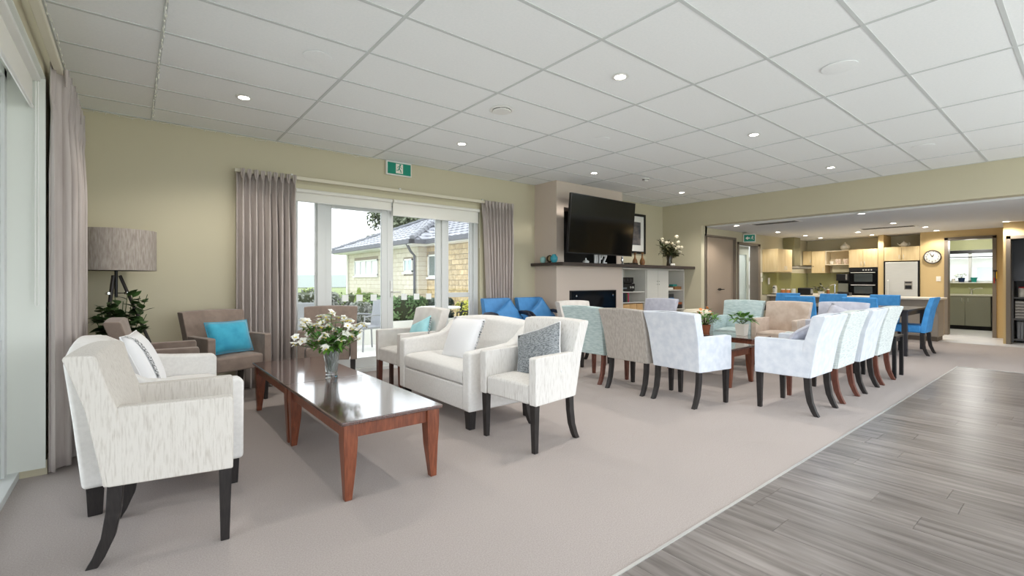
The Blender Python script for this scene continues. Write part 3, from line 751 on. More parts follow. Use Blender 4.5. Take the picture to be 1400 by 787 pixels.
# ---- blue dining chairs (parsons), forward +x
def _pback():
    prof = [(-0.20, 0.36), (-0.225, 0.55), (-0.262, 0.75), (-0.315, 0.925), (-0.300, 0.938), (-0.250, 0.93), (-0.195, 0.75), (-0.155, 0.55), (-0.14, 0.47), (-0.14, 0.36)]
    n = 6; k = len(prof); vs = []
    for i in range(n + 1):
        a = -1 + 2 * i / n
        for j, (x, z) in enumerate(prof): vs.append((x, a * 0.235, z))
    fs = [(i * k + j, i * k + (j + 1) % k, (i + 1) * k + (j + 1) % k, (i + 1) * k + j) for i in range(n) for j in range(k)]
    fs += [tuple(range(k)), tuple(n * k + j for j in reversed(range(k)))]
    return MB().add(vs, fs)
def blue_chair(label, x, y, deg):
    t = thing('dining_chair', label, 'chair', (x, y, 0), R(deg), 'blue upholstered dining chairs')
    part('pseat', lambda: MB().box(-0.15, -0.236, 0.36, 0.25, 0.236, 0.48), 'seat', BLUES, t, 0.025, 3)
    part('pback', _pback, 'backrest', BLUES, t, 0.015, 3)
    for s in (1, -1):
        part(('pfl', s), lambda s=s: MB().hexa([(0.205, s * 0.20 - 0.015, 0), (0.235, s * 0.20 - 0.015, 0), (0.235, s * 0.20 + 0.015, 0), (0.205, s * 0.20 + 0.015, 0)], [(0.195, s * 0.20 - 0.022, 0.365), (0.24, s * 0.20 - 0.022, 0.365), (0.24, s * 0.20 + 0.022, 0.365), (0.195, s * 0.20 + 0.022, 0.365)]), 'leg', LEGB, t, 0.003, 1)
        part(('rl', s), _rleg(s), 'leg', LEGB, t, 0.003, 1)
    return t
blue_chair('blue dining chair pulled out at the near end of the black table', 10.15, 1.93, 90)
blue_chair('blue dining chair with its back to us, left of the pair behind the tan armchair', 9.47, 3.30, 0)
blue_chair('blue dining chair with its back to us behind the lilac grey armchair', 9.47, 2.42, 0)
blue_chair('blue dining chair across the table, farthest left beside the bench end', 11.0, 4.28, 180)
blue_chair('blue dining chair across the table, middle of the far side', 11.0, 3.42, 180)
blue_chair('blue dining chair across the table, rightmost of the far side', 11.0, 2.56, 180)
dt = thing('dining_table', 'black dining table between the blue chairs', 'table', (10.24, 3.33, 0))
bx('table_top', mat('black_table', (46, 46, 50), 0.35), dt, -0.68, -1.45, 0.715, 0.68, 1.45, 0.745, bevel=0.004)
MB().box(-0.60, -1.37, 0.63, 0.60, -1.345, 0.714).box(-0.60, 1.345, 0.63, 0.60, 1.37, 0.714).box(-0.62, -1.345, 0.63, -0.595, 1.345, 0.714).box(0.595, -1.345, 0.63, 0.62, 1.345, 0.714).build('apron', MATS['black_table'], dt)
for sx in (1, -1):
    for sy in (1, -1): bx('leg', MATS['black_table'], dt, sx * 0.62 - 0.035, sy * 1.40 - 0.035, 0, sx * 0.62 + 0.035, sy * 1.40 + 0.035, 0.714, bevel=0.004)

# ---- blue high back day chairs by the back wall (facing -y)
def day_chair(label, x, y, deg):
    t = thing('day_chair', label, 'armchair', (x, y, 0), R(deg), 'blue high back day chairs')
    pb = [(-0.16, 0.40), (-0.28, 0.93), (-0.265, 0.945), (-0.20, 0.94), (-0.185, 0.925), (-0.06, 0.42)]
    part('dback', lambda: MB().prism(pb, -0.25, 0.25, 'y'), 'backrest', BLUEV, t, 0.014, 3)
    part('dseat', lambda: MB().box(-0.08, -0.25, 0.34, 0.30, 0.25, 0.46), 'seat', BLUEV, t, 0.03, 3)
    NAVY = mat('navy_arm', (26, 30, 46), 0.4)
    for s in (1, -1):
        y_ = s * 0.285
        pts = [(-0.20, y_, 0.66), (-0.10, y_, 0.72), (0.05, y_, 0.735), (0.18, y_, 0.72), (0.27, y_, 0.66), (0.30, y_, 0.55), (0.30, y_, 0.30), (0.30, y_, 0.0)]
        part(('darm', s), lambda pts=pts: MB().tube(pts, [0.02, 0.026, 0.028, 0.027, 0.024, 0.019, 0.017, 0.016], 8), 'arm', NAVY, t)
        pts2 = [(-0.20, y_, 0.66), (-0.19, y_, 0.35), (-0.25, y_, 0.0)]
        part(('dleg', s), lambda pts2=pts2: MB().tube(pts2, 0.017, 8), 'leg', NAVY, t)
    part('drail', lambda: MB().tube([(0.28, -0.285, 0.335), (0.28, 0.285, 0.335)], 0.012, 6).tube([(-0.19, -0.285, 0.37), (-0.19, 0.285, 0.37)], 0.012, 6), 'cross_rail', NAVY, t)
    return t
day_chair('blue high back day chair nearest the right curtain', 4.27, 5.46, -90)
day_chair('blue high back day chair beside the chimney breast', 4.92, 5.46, -90)
cushion('blue vinyl cushion turned on edge on the chair nearest the curtain', 0.40, 0.38, 0.10, (4.35, 5.46, 0.68), (R(34), R(-14), R(-90)), BLUEV)
cushion('blue vinyl cushion turned on edge on the chair beside the breast', 0.40, 0.38, 0.10, (5.01, 5.46, 0.68), (R(36), R(-14), R(-90)), BLUEV)
# ---- cream pouffe
t = thing('tub_stool', 'small round cream stool near the built in cupboard', 'stool', (7.05, 4.02, 0))
MB().lathe([(0.0, 0.06), (0.19, 0.06), (0.205, 0.09), (0.205, 0.62), (0.20, 0.66)], 24).build('body', mat('cream_vinyl', (226, 218, 196), 0.6), t)
MB().lathe([(0.19, 0.655), (0.212, 0.67), (0.212, 0.71), (0.18, 0.745), (0, 0.76)], 24).build('seat_pad', MATS['cream_vinyl'], t)
for a in range(4): MB().lathe([(0.018, 0), (0.022, 0.065)], 8, (0.14 * math.cos(a * 1.571 + 0.78), 0.14 * math.sin(a * 1.571 + 0.78), 0)).build('foot', LEGB, t)

# ---- tripod floor lamp
lp = thing('floor_lamp', 'tripod floor lamp with grey linen drum shade in the left corner', 'lamp', (-0.11, 5.62, 0))
MB().lathe([(0.283, 1.295), (0.296, 1.295), (0.296, 1.66), (0.283, 1.66), (0.283, 1.295)], 40).build('lamp_shade', SHADE, lp)
MB().tube([(0, 0, 1.05), (0, 0, 1.42)], 0.013, 10).tube([(-0.285, 0, 1.63), (0.285, 0, 1.63)], 0.004, 6).tube([(0, -0.285, 1.63), (0, 0.285, 1.63)], 0.004, 6).tube([(0, 0, 1.42), (0, 0, 1.63)], 0.006, 6).build('stem', BLACKP, lp)
MB().tube([(0, 0, 1.42), (0, 0, 1.50)], 0.03, 12).build('bulb_holder', WHITE, lp)
for fx, fy in ((0.46, -0.22), (-0.14, -0.16), (-0.16, 0.28)):
    d = Vector((fx, fy, 0)).normalized()
    MB().tube([(d.x * 0.03, d.y * 0.03, 1.25), (fx, fy, 0.005)], 0.014, 8).build('leg', mat('lamp_leg', (44, 38, 36), 0.4), lp)
    q = d * 0.085
    MB().tube([(0, 0, 1.09), (q.x, q.y, 1.09)], 0.005, 6).lathe([(0, -0.014), (0.02, -0.01), (0.02, 0.01), (0, 0.014)], 8, (q.x, q.y, 1.09)).build('brace', CHROME, lp)
# ================================================================== PLANTS
def leaf_mesh(L, Wd, fold=0.25):
    n = 6; vs = []; fs = []
    for i in range(n + 1):
        s = i / n; hw = Wd / 2 * math.sin(math.pi * s ** 0.8) if 0 < i < n else 0
        droop = -0.25 * L * s * s
        vs += [(s * L, -hw, droop + hw * fold), (s * L, 0, droop), (s * L, hw, droop + hw * fold)]
    for i in range(n):
        a = i * 3
        fs += [(a, a + 3, a + 4, a + 1), (a + 1, a + 4, a + 5, a + 2)]
    return MB().add(vs, fs)
def rmat(loc, yaw, pitch, roll=0, sc=1.0):
    return Matrix.Translation(loc) @ Matrix.Rotation(yaw, 4, 'Z') @ Matrix.Rotation(-pitch, 4, 'Y') @ Matrix.Rotation(roll, 4, 'X') @ Matrix.Scale(sc, 4)
def put(name, me, m, parent, mtx):
    o = mkobj(name, me, m, parent); o.matrix_local = mtx; return o

# corner plant behind the lamp
rnd = random.Random(21)
pt = thing('potted_plant', 'bushy dark green plant behind the lamp in the corner', 'plant', (0.0, 5.72, 0))
pt.location = (-0.10, 5.40, 0)
MB().lathe([(0, 0), (0.10, 0), (0.125, 0.22), (0.135, 0.22), (0.135, 0.25), (0.115, 0.25), (0.115, 0.22), (0, 0.22)], 20).build('pot', mat('dark_pot', (58, 52, 50), 0.5), pt)
lm = leaf_mesh(0.10, 0.062, 0.15).mesh('leaf', ang=0)
for k in range(15):
    a = rnd.uniform(0, 6.28); top = Vector((-0.15 + 0.37 * k / 14 + rnd.uniform(-.02, .02), 0.10 * math.sin(a), 1.10 - 0.22 * rnd.random() - 0.10 * (k % 3 == 0)))
    pts = [Vector((0, 0, 0.22)), Vector((top.x * 0.3, top.y * 0.3, 0.55)), top]
    MB().tube(pts, [0.007, 0.005, 0.003], 5).build('stem', mat('stem_green', (70, 84, 44), 0.6), pt)
    for j in range(13):
        s = rnd.uniform(0.5, 1.0); p = pts[1].lerp(pts[2], (s - 0.4) / 0.6)
        put('leaf', lm, LEAF, pt, rmat(p, rnd.uniform(0, 6.28), rnd.uniform(-0.2, 0.9), rnd.uniform(-.5, .5), rnd.uniform(0.8, 1.2)))

# crystal vase and its flowers on the coffee table
VX, VY, VZ = 1.238, 3.82, 0.44
vt = thing('flower_vase', 'cut crystal vase on the coffee table', 'vase', (VX, VY, VZ))
prof = [(0, 0.0), (0.046, 0.0), (0.049, 0.010), (0.040, 0.04), (0.042, 0.08), (0.051, 0.16), (0.066, 0.225), (0.060, 0.225), (0.046, 0.16), (0.036, 0.08), (0.033, 0.045), (0, 0.04)]
m = MB().lathe(prof, 14)
m.build('vase_body', CRYSTAL, vt, ang=15)
cu = MB()
for k in range(14):
    a = k * 2 * math.pi / 14
    for j in range(4):
        z0 = 0.04 + j * 0.044; r0 = 0.040 + 0.022 * (z0 / 0.225)
        a2 = a + 2 * math.pi / 14 * (1 if j % 2 else -1)
        cu.tube([(r0 * math.cos(a), r0 * math.sin(a), z0), ((r0 + 0.005) * math.cos(a2), (r0 + 0.005) * math.sin(a2), z0 + 0.044)], 0.0024, 4)
cu.build('cut_facets', CRYSTAL, vt)
rnd = random.Random(4)
bq = thing('flower_bouquet', 'loose bouquet of white flowers standing in the crystal vase', 'flowers', (VX, VY, VZ + 0.045))
bq.scale = (1.15, 1.15, 1.22)
st = MB(); lv = MB(); heads = []
for k in range(58):
    a = rnd.uniform(0, 6.28); rr = 0.20 * math.sqrt(rnd.random()); z = 0.16 + 0.18 * rnd.random() + 0.07 * (1 - rr / 0.2)
    if k < 12: rr = rnd.uniform(0.18, 0.245); z = rnd.uniform(0.12, 0.32)
    tip = Vector((rr * math.cos(a), rr * math.sin(a), z))
    st.tube([(0.02 * math.cos(a), 0.02 * math.sin(a), 0.0), (0.03 * math.cos(a), 0.03 * math.sin(a), 0.13), tuple(tip)], 0.0022, 4)
    heads.append((tip, a))
    for j in range(5):
        p = Vector((0.03 * math.cos(a), 0.03 * math.sin(a), 0.13)).lerp(tip, rnd.uniform(0.15, 0.9))
        l = leaf_mesh(rnd.uniform(0.045, 0.085), rnd.uniform(0.018, 0.032)); l.xf(rmat(p, rnd.uniform(0, 6.28), rnd.uniform(-.4, .9))); lv.add(l.v, l.f)
st.build('stems', MATS['stem_green'], bq)
stuff(lv.build('foliage', LEAF2, bq, ang=0))
fm = MB()
for k in range(5):
    l = leaf_mesh(0.024, 0.024, 0.35); l.xf(rmat((0, 0, 0), k * 1.2566, 0.45)); fm.add(l.v, l.f)
fme = fm.mesh('blossom', ang=0); fme.materials.append(PETAL)
cme = MB().lathe([(0, -0.004), (0.0055, 0), (0.0045, 0.005), (0, 0.006)], 6).mesh('flower_centre'); cme.materials.append(YEL)
for tip, a in heads:
    for q in range(2):
        p = tip + Vector((rnd.uniform(-.02, .02), rnd.uniform(-.02, .02), rnd.uniform(-.012, .012))) * q
        mt_ = rmat(p, rnd.uniform(0, 6.28), rnd.uniform(-1.0, 0.5), 0, rnd.uniform(0.95, 1.5))
        b_ = put('blossom', fme, PETAL, bq, mt_)
        mkobj('flower_centre', cme, YEL, b_)

def pot_plant(label, loc, pot, r, h, fol_r, fol_h, n, L, Wd, leafm, flower=None, seed=1, square=False):
    rr = random.Random(seed)
    t = thing('potted_plant', label, 'plant', loc)
    if square: MB().hexa([(-r * .8, -r * .8, 0), (r * .8, -r * .8, 0), (r * .8, r * .8, 0), (-r * .8, r * .8, 0)], [(-r, -r, h), (r, -r, h), (r, r, h), (-r, r, h)]).build('pot', pot, t, bevel=0.004)
    else: MB().lathe([(0, 0), (r * 0.75, 0), (r, h), (r * 0.88, h), (r * 0.85, h - 0.01), (0, h - 0.01)], 18).build('pot', pot, t)
    lv = MB(); st = MB()
    for k in range(n):
        a = rr.uniform(0, 6.28); q = math.sqrt(rr.random()) * fol_r; z = h + fol_h * (0.15 + 0.85 * rr.random() * (1 - 0.5 * q / fol_r))
        l = leaf_mesh(L * rr.uniform(.7, 1.2), Wd * rr.uniform(.7, 1.2)); l.xf(rmat((q * math.cos(a), q * math.sin(a), z), a + rr.uniform(-.8, .8), rr.uniform(-.3, .9))); lv.add(l.v, l.f)
        if k % 3 == 0: st.tube([(0, 0, h - 0.01), (q * math.cos(a), q * math.sin(a), z)], 0.0025, 4)
    st.build('stems', MATS['stem_green'], t); stuff(lv.build('foliage', leafm, t, ang=0))
    if flower:
        for k in range(8):
            a = rr.uniform(0, 6.28); q = fol_r * rr.uniform(.2, .9)
            o = put('blossom', fme2, flower, t, rmat((q * math.cos(a), q * math.sin(a), h + fol_h * rr.uniform(.6, 1.05)), rr.uniform(0, 6.28), rr.uniform(0.2, 1.2), 0, 1.1))
    return t
fm2 = MB()
for k in range(6):
    l = leaf_mesh(0.026, 0.022, 0.3); l.xf(rmat((0, 0, 0), k * 1.047, 0.35)); fm2.add(l.v, l.f)
fme2 = fm2.mesh('blossom', ang=0); fme2.materials.append(ORANGE)
pot_plant('small green plant in a square white pot on the second coffee table', (6.50, 3.05, 0.455), PORC, 0.068, 0.16, 0.15, 0.16, 46, 0.10, 0.06, LEAF2, None, 5, True)
pot_plant('orange flowering plant in a terracotta pot at the table end', (6.50, 3.58, 0.455), mat('terracotta', (156, 92, 62), 0.7), 0.075, 0.11, 0.17, 0.24, 130, 0.085, 0.035, LEAF2, ORANGE, 8)

# ================================================================== TELEVISION WALL
tv = thing('television', 'large wall television on a swing arm tilted above the mantel', 'television', (6.10, 5.14, 2.10))
tv.rotation_euler = (R(4.9), 0, R(1.4))
TW, TH = 1.66, 0.935
MB().box(-TW / 2, 0.004, -TH / 2, TW / 2, 0.045, TH / 2).box(-0.5, 0.045, -0.32, 0.5, 0.075, 0.22).build('housing', BLACKP, tv, bevel=0.004)
MB().box(-TW / 2, -0.002, -TH / 2, -TW / 2 + 0.011, 0.006, TH / 2).box(TW / 2 - 0.011, -0.002, -TH / 2, TW / 2, 0.006, TH / 2).box(-TW / 2, -0.002, TH / 2 - 0.011, TW / 2, 0.006, TH / 2).box(-TW / 2, -0.002, -TH / 2, TW / 2, 0.006, -TH / 2 + 0.018).build('bezel', BLACKP, tv)
bx('screen', SCREEN, tv, -TW / 2 + 0.01, 0.0, -TH / 2 + 0.017, TW / 2 - 0.01, 0.0035, TH / 2 - 0.01)
MB().box(-0.2, 0.075, -0.15, 0.2, 0.10, 0.15).tube([(0.02, 0.10, -0.03), (0.25, 0.40, -0.06), (0.05, 0.70, -0.09)], 0.025, 8).build('swing_arm', BLACKM, tv)
# small objects on the mantel
def ornament(name, label, cat, loc, prof, m, n=20):
    return tag(MB().lathe(prof, n).build(name, m, None, loc=loc), label, cat)
MZ = 1.50
ornament('pale_ornament', 'small pale turquoise egg shaped ornament at the left mantel end', 'ornament', (5.33, 5.79, MZ), [(0, 0), (0.03, 0), (0.05, 0.04), (0.045, 0.09), (0, 0.115)], mat('pale_turq', (150, 196, 192), 0.3))
c = thing('mantel_clock', 'small round dark framed dial on the left mantel end', 'clock', (5.335, 5.66, MZ))
MB().lathe([(0, 0), (0.055, 0.004), (0.06, 0.03), (0, 0.034)], 20, (0, 0, 0.066), 'y').build('case', mat('bronze', (70, 52, 36), 0.4, metal=0.4), c)
MB().lathe([(0, 0.034), (0.04, 0.034), (0.038, 0.038), (0, 0.039)], 20, (0, 0, 0.066), 'y').build('dial', mat('dial', (188, 170, 134), 0.5), c)
bx('stand', MATS['bronze'], c, -0.03, -0.03, 0, 0.03, 0.01, 0.008)
ornament('turquoise_vase', 'round turquoise glazed vase on the left mantel end', 'vase', (5.335, 5.53, MZ), [(0, 0), (0.035, 0), (0.06, 0.045), (0.06, 0.085), (0.03, 0.125), (0.026, 0.135), (0.02, 0.135), (0.02, 0.12), (0, 0.12)], mat('turq_glaze', (62, 148, 164), 0.2))
def ds_letter(i): pass
# white letter shaped ornaments under the television
LW = mat('white_ornament', (226, 226, 226), 0.5)
t = MB().lathe([(0, 0), (0.05, 0), (0.055, 0.03), (0.03, 0.05), (0, 0.05)], 14).tube([(0, 0, 0.05), (0, 0, 0.085)], 0.012, 6)
tag(t.build('white_candle_holder', LW, None, loc=(5.93, 5.38, MZ)), 'small white candle holder under the television', 'ornament')
o = MB().prism([(-0.035, 0), (-0.035, 0.15), (-0.02, 0.165), (0.02, 0.165), (0.035, 0.15), (0.035, 0), (0.008, 0), (0.008, 0.13), (-0.008, 0.13), (-0.008, 0)], -0.015, 0.015, 'y')
tag(o.build('white_figurine', LW, None, loc=(6.17, 5.37, MZ), bevel=0.003), 'white arch shaped ornament, left of the white trio', 'ornament')
o = MB().box(-0.04, -0.015, 0, -0.012, 0.015, 0.16).box(-0.012, -0.015, 0.14, 0.03, 0.015, 0.16).box(-0.012, -0.015, 0.07, 0.03, 0.015, 0.09).box(0.018, -0.015, 0.09, 0.04, 0.015, 0.14)
tag(o.build('white_figurine', LW, None, loc=(6.29, 5.37, MZ), bevel=0.003), 'white P shaped ornament in the middle of the white trio', 'ornament')
o = MB().box(-0.045, -0.015, 0, 0.045, 0.015, 0.025).box(-0.045, -0.015, 0.125, 0.045, 0.015, 0.15).prism([(-0.045, 0.025), (-0.015, 0.025), (0.045, 0.125), (0.015, 0.125)], -0.015, 0.015, 'y')
tag(o.build('white_figurine', LW, None, loc=(6.40, 5.37, MZ), bevel=0.003), 'white Z shaped ornament, right of the white trio', 'ornament')
ornament('silver_figurine', 'slim silver ornament right of the television base', 'ornament', (6.92, 5.40, MZ), [(0, 0), (0.035, 0), (0.036, 0.012), (0.012, 0.03), (0.03, 0.08), (0.02, 0.11), (0.022, 0.14), (0, 0.165)], CHROME)
tag(MB().box(-0.13, -0.08, 0, 0.13, 0.08, 0.035).build('set_top_box', BLACKP, None, loc=(7.22, 5.45, MZ), bevel=0.004), 'flat black box lying on the mantel', 'media box')
BRONZE = mat('bronze_vase', (110, 74, 44), 0.3, c2=(150, 108, 66), scale=14)
vp = [(0, 0), (0.035, 0), (0.05, 0.05), (0.045, 0.09), (0.018, 0.14), (0.014, 0.20), (0.028, 0.235), (0.022, 0.235), (0.01, 0.20), (0, 0.19)]
ornament('bronze_vase', 'slim bronze vase beneath the framed picture', 'vase', (7.43, 5.50, MZ), vp, BRONZE)
ornament('bronze_vase', 'slim bronze vase standing nearest the corner flowers', 'vase', (7.66, 5.50, MZ), [(r * 1.05, z * 1.05) for r, z in vp], BRONZE)
# framed picture
pc = thing('framed_picture', 'black framed print hanging behind the television', 'picture', (8.12, 6.045, 1.77))
MB().box(-0.38, -0.03, 0, -0.33, 0, 0.83).box(0.33, -0.03, 0, 0.38, 0, 0.83).box(-0.33, -0.03, 0, 0.33, 0, 0.05).box(-0.33, -0.03, 0.78, 0.33, 0, 0.83).build('frame', BLACKP, pc)
bx('mount', WHITE, pc, -0.33, -0.012, 0.05, 0.33, -0.004, 0.78)
bx('print', mat('print_art', (40, 52, 66), 0.3, c2=(128, 120, 118), scale=3, stretch=(1, 1, 3)), pc, -0.22, -0.014, 0.18, 0.22, -0.011, 0.66)
# flowers at the mantel's right end
rnd = random.Random(12)
fv = thing('glass_vase', 'dark glass vase at the right end of the mantel', 'vase', (8.50, 5.45, MZ))
MB().lathe([(0, 0), (0.055, 0), (0.062, 0.02), (0.05, 0.12), (0.07, 0.21), (0.062, 0.21), (0.042, 0.12), (0, 0.03)], 20).build('vase_body', mat('smoked_glass', (52, 46, 38), 0.08, spec=0.6), fv)
for q in (-1, 1): MB().lathe([(0, 0), (0.02, 0.006), (0.03, 0.028), (0.02, 0.05), (0, 0.056)], 10, (q * 0.035, -0.075, 0.0)).build('white_pebble', PORC, fv)
fb = thing('flower_bouquet', 'cream roses with dark foliage on the mantel', 'flowers', (8.50, 5.45, MZ + 0.1))
st = MB(); lv = MB(); hd_ = []
for k in range(56):
    a = rnd.uniform(0, 6.28); rr = 0.31 * math.sqrt(rnd.random()); z = 0.12 + 0.36 * rnd.random()
    tip = Vector((rr * math.cos(a), rr * math.sin(a) * 0.6, z)); st.tube([(0, 0, -0.04), (0.02 * math.cos(a), 0.02 * math.sin(a), 0.1), tuple(tip)], 0.003, 4)
    if k < 15: hd_.append(tip + Vector((0, -0.03, 0.03)))
    for j in range(5):
        p = Vector((0, 0, 0.08)).lerp(tip, rnd.uniform(.3, 1)); l = leaf_mesh(rnd.uniform(.06, .11), rnd.uniform(.03, .045)); l.xf(rmat(p, rnd.uniform(0, 6.28), rnd.uniform(-.7, .7))); lv.add(l.v, l.f)
st.build('stems', MATS['stem_green'], fb); stuff(lv.build('foliage', mat('olive_leaf', (52, 52, 30), 0.6, c2=(78, 74, 42), scale=9), fb, ang=0))
rose = MB().lathe([(0, -0.03), (0.022, -0.02), (0.038, 0.0), (0.034, 0.02), (0.02, 0.03), (0.012, 0.024), (0, 0.026)], 10).mesh('rose'); rose.materials.append(mat('cream_petal', (236, 226, 200), 0.6))
for p in hd_: put('rose', rose, MATS['cream_petal'], fb, rmat(p, 0, rnd.uniform(-.5, .5), rnd.uniform(-.5, .5), rnd.uniform(.9, 1.2)))

# ---- things on the open shelves
def obox(name, label, cat, x, y, z, w_, d_, h_, m, rz=0, bevel=0.003, extra=None):
    o = MB().box(-w_ / 2, -d_ / 2, 0, w_ / 2, d_ / 2, h_).build(name, m, None, bevel=bevel, loc=(x, y, z), rot=(0, 0, rz))
    return tag(o, label, cat)
def book(label, x, y, z, w_, d_, h_, m, flat=False):
    t = thing('book', label, 'book', (x, y, z))
    if flat:
        MB().box(-w_ / 2, -d_ / 2, 0, w_ / 2, d_ / 2, 0.004).box(-w_ / 2, -d_ / 2, h_ - 0.004, w_ / 2, d_ / 2, h_).box(-w_ / 2, -d_ / 2, 0.004, -w_ / 2 + 0.004, d_ / 2, h_ - 0.004).build('cover', m, t)
        bx('pages', BOOKP, t, -w_ / 2 + 0.004, -d_ / 2 + 0.004, 0.0045, w_ / 2 - 0.004, d_ / 2 - 0.004, h_ - 0.0045)
    else:
        MB().box(-w_ / 2, -d_ / 2, 0, -w_ / 2 + 0.003, d_ / 2, h_).box(w_ / 2 - 0.003, -d_ / 2, 0, w_ / 2, d_ / 2, h_).box(-w_ / 2, -d_ / 2, 0, w_ / 2, -d_ / 2 + 0.003, h_).build('cover', m, t)
        bx('pages', BOOKP, t, -w_ / 2 + 0.003, -d_ / 2 + 0.004, 0.004, w_ / 2 - 0.003, d_ / 2 - 0.004, h_ - 0.004)
t = thing('hifi_unit', 'black stereo receiver on the upper left shelf, lower of two', 'stereo', (7.32, 5.72, 1.0))
bx('case', BLACKP, t, -0.2, -0.15, 0.012, 0.2, 0.15, 0.15, bevel=0.004); MB().box(-0.17, -0.156, 0.05, -0.05, -0.149, 0.08).build('display', mat('display_grey', (120, 130, 136), 0.3), t)
for q in (0.06, 0.13): MB().lathe([(0, 0), (0.02, 0.003), (0.02, 0.014), (0, 0.016)], 12, (q, -0.15, 0.08), 'y').build('dial_knob', STEEL, t)
MB().box(-0.18, -0.13, 0, -0.15, 0.13, 0.012).box(0.15, -0.13, 0, 0.18, 0.13, 0.012).build('feet', BLACKM, t)
t = thing('hifi_unit', 'black disc player on the upper left shelf, upper of two', 'stereo', (7.30, 5.72, 1.15))
bx('case', BLACKP, t, -0.19, -0.14, 0.01, 0.19, 0.14, 0.12, bevel=0.004)
for q in (-0.1, 0.0, 0.1): MB().lathe([(0, 0), (0.026, 0.003), (0.026, 0.008), (0, 0.01)], 12, (q, -0.14, 0.07), 'y').build('dial_knob', mat('dark_steel', (70, 70, 74), 0.3, metal=0.5), t)
MB().box(-0.17, -0.12, 0, -0.14, 0.12, 0.01).box(0.14, -0.12, 0, 0.17, 0.12, 0.01).build('feet', BLACKM, t)
bk = [((28, 30, 34), 0.045, 0.175), ((34, 38, 60), 0.05, 0.165), ((40, 36, 36), 0.04, 0.17), ((72, 110, 62), 0.03, 0.16), ((176, 44, 84), 0.045, 0.175)]
names = ['black spined book, leftmost on the lower left shelf', 'navy spined book second on the lower left shelf', 'charcoal spined book between navy and green ones', 'green spined book on the lower left shelf', 'crimson spined book standing rightmost on the lower left shelf']
xx = 7.125
for (cc, ww, hh), nm in zip(bk, names):
    book(nm, xx + ww / 2, 5.66, 0.801, ww - 0.003, 0.19, hh, mat('book_%d_%d' % (cc[0], cc[1]), cc, 0.6)); xx += ww
CARD = mat('cardboard_box', (204, 164, 112), 0.7, c2=(214, 178, 128), scale=6)
obox('cardboard_box', 'tan cardboard box, left on the low shelf', 'box', 7.24, 5.68, 0.552, 0.22, 0.24, 0.21, CARD)
obox('cardboard_box', 'tan cardboard box, middle of the low shelf', 'box', 7.46, 5.68, 0.552, 0.20, 0.24, 0.215, CARD)
obox('cardboard_box', 'tan cardboard box, right on the low shelf', 'box', 7.665, 5.68, 0.552, 0.19, 0.24, 0.21, CARD)
SX = 8.57
book('flat dark book under the wooden tray on the right shelf', 8.72, 5.68, 1.02, 0.26, 0.2, 0.05, mat('book_dark', (42, 30, 28), 0.6), True)
obox('wooden_tray', 'brown wooden box lying on the right upper shelf', 'box', 9.0, 5.68, 1.02, 0.24, 0.24, 0.065, mat('tray_wood', (150, 104, 66), 0.5), 0)
obox('teal_tin', 'small teal tin on top of the brown box', 'tin', 8.96, 5.66, 1.086, 0.15, 0.1, 0.045, mat('teal_tin', (60, 150, 140), 0.4))
for i, (cc, nm, wd) in enumerate([((52, 60, 76), 'dark blue game box, lowest of the right shelf pile', 0.30), ((206, 212, 216), 'white game box in the middle of the right shelf pile', 0.28), ((50, 110, 160), 'blue game box above the white one', 0.29), ((46, 48, 50), 'charcoal game box on top of the right shelf pile', 0.26)]):
    obox('game_box', nm, 'box', 8.735, 5.70, 0.622 + i * 0.077, wd, 0.24, 0.075, mat('game_%d' % i, cc, 0.6))
obox('game_box', 'black lettered game box under the brown one', 'box', 9.03, 5.66, 0.622, 0.21, 0.22, 0.085, mat('game_black', (36, 30, 30), 0.5))
obox('game_box', 'orange brown game box on the black one', 'box', 9.03, 5.66, 0.709, 0.20, 0.22, 0.045, mat('game_brown', (168, 96, 60), 0.6))

# ================================================================== SIGNS, CEILING FITTINGS
def runner(mb, s):
    mb.lathe([(0, 0), (0.10, 0.0), (0.10, 0.02), (0, 0.02)], 10, (0.08, 0.36, 0))
    for poly in ([(0.0, 0.26), (0.10, 0.24), (0.02, -0.06), (-0.09, -0.02)], [(0.05, 0.24), (0.10, 0.17), (0.28, 0.04), (0.24, 0.0)], [(0.02, 0.27), (-0.20, 0.18), (-0.24, 0.02), (-0.19, 0.02), (-0.15, 0.14), (0.0, 0.19)],
                 [(-0.09, 0.0), (0.02, -0.05), (-0.12, -0.22), (-0.34, -0.24), (-0.34, -0.18), (-0.17, -0.16)], [(-0.06, -0.03), (0.04, -0.05), (0.18, -0.22), (0.22, -0.46), (0.15, -0.46), (0.10, -0.26)]):
        mb.prism(poly, 0, 0.02, 'z')
    mb.v = [(x * s, y * s, z * s) for x, y, z in mb.v]
    return mb
ex = thing('exit_sign', 'green running man exit sign above the patio doors', 'sign', (2.855, 6.045, 2.73))
MB().box(-0.185, -0.045, -0.09, 0.185, 0.0, 0.10).build('housing', WHITE, ex, bevel=0.008, seg=3)
fp = bx('face_panel', EXITG, ex, -0.17, -0.048, -0.075, 0.17, -0.044, 0.08)
bx('door_pictogram', PORC, ex, -0.052, -0.050, -0.06, 0.052, -0.047, 0.07)
mm = runner(MB(), 0.13); mm.xf(Matrix.Translation((0.0, -0.050, 0.008)) @ Matrix.Rotation(R(90), 4, 'X')); mm.build('running_man', EXITG, ex)
ex2 = thing('exit_sign', 'small green exit sign with arrow over the kitchen doorway', 'sign', (11.02, 5.0, 2.09))
ex2.rotation_euler = (0, 0, R(-62)); ex2.scale = (0.85, 0.85, 0.85)
MB().box(-0.15, 0.0, 0, 0.15, 0.05, 0.22).build('housing', WHITE, ex2, bevel=0.006)
bx('face_panel', EXITG, ex2, -0.13, -0.003, 0.02, 0.13, 0.001, 0.20)
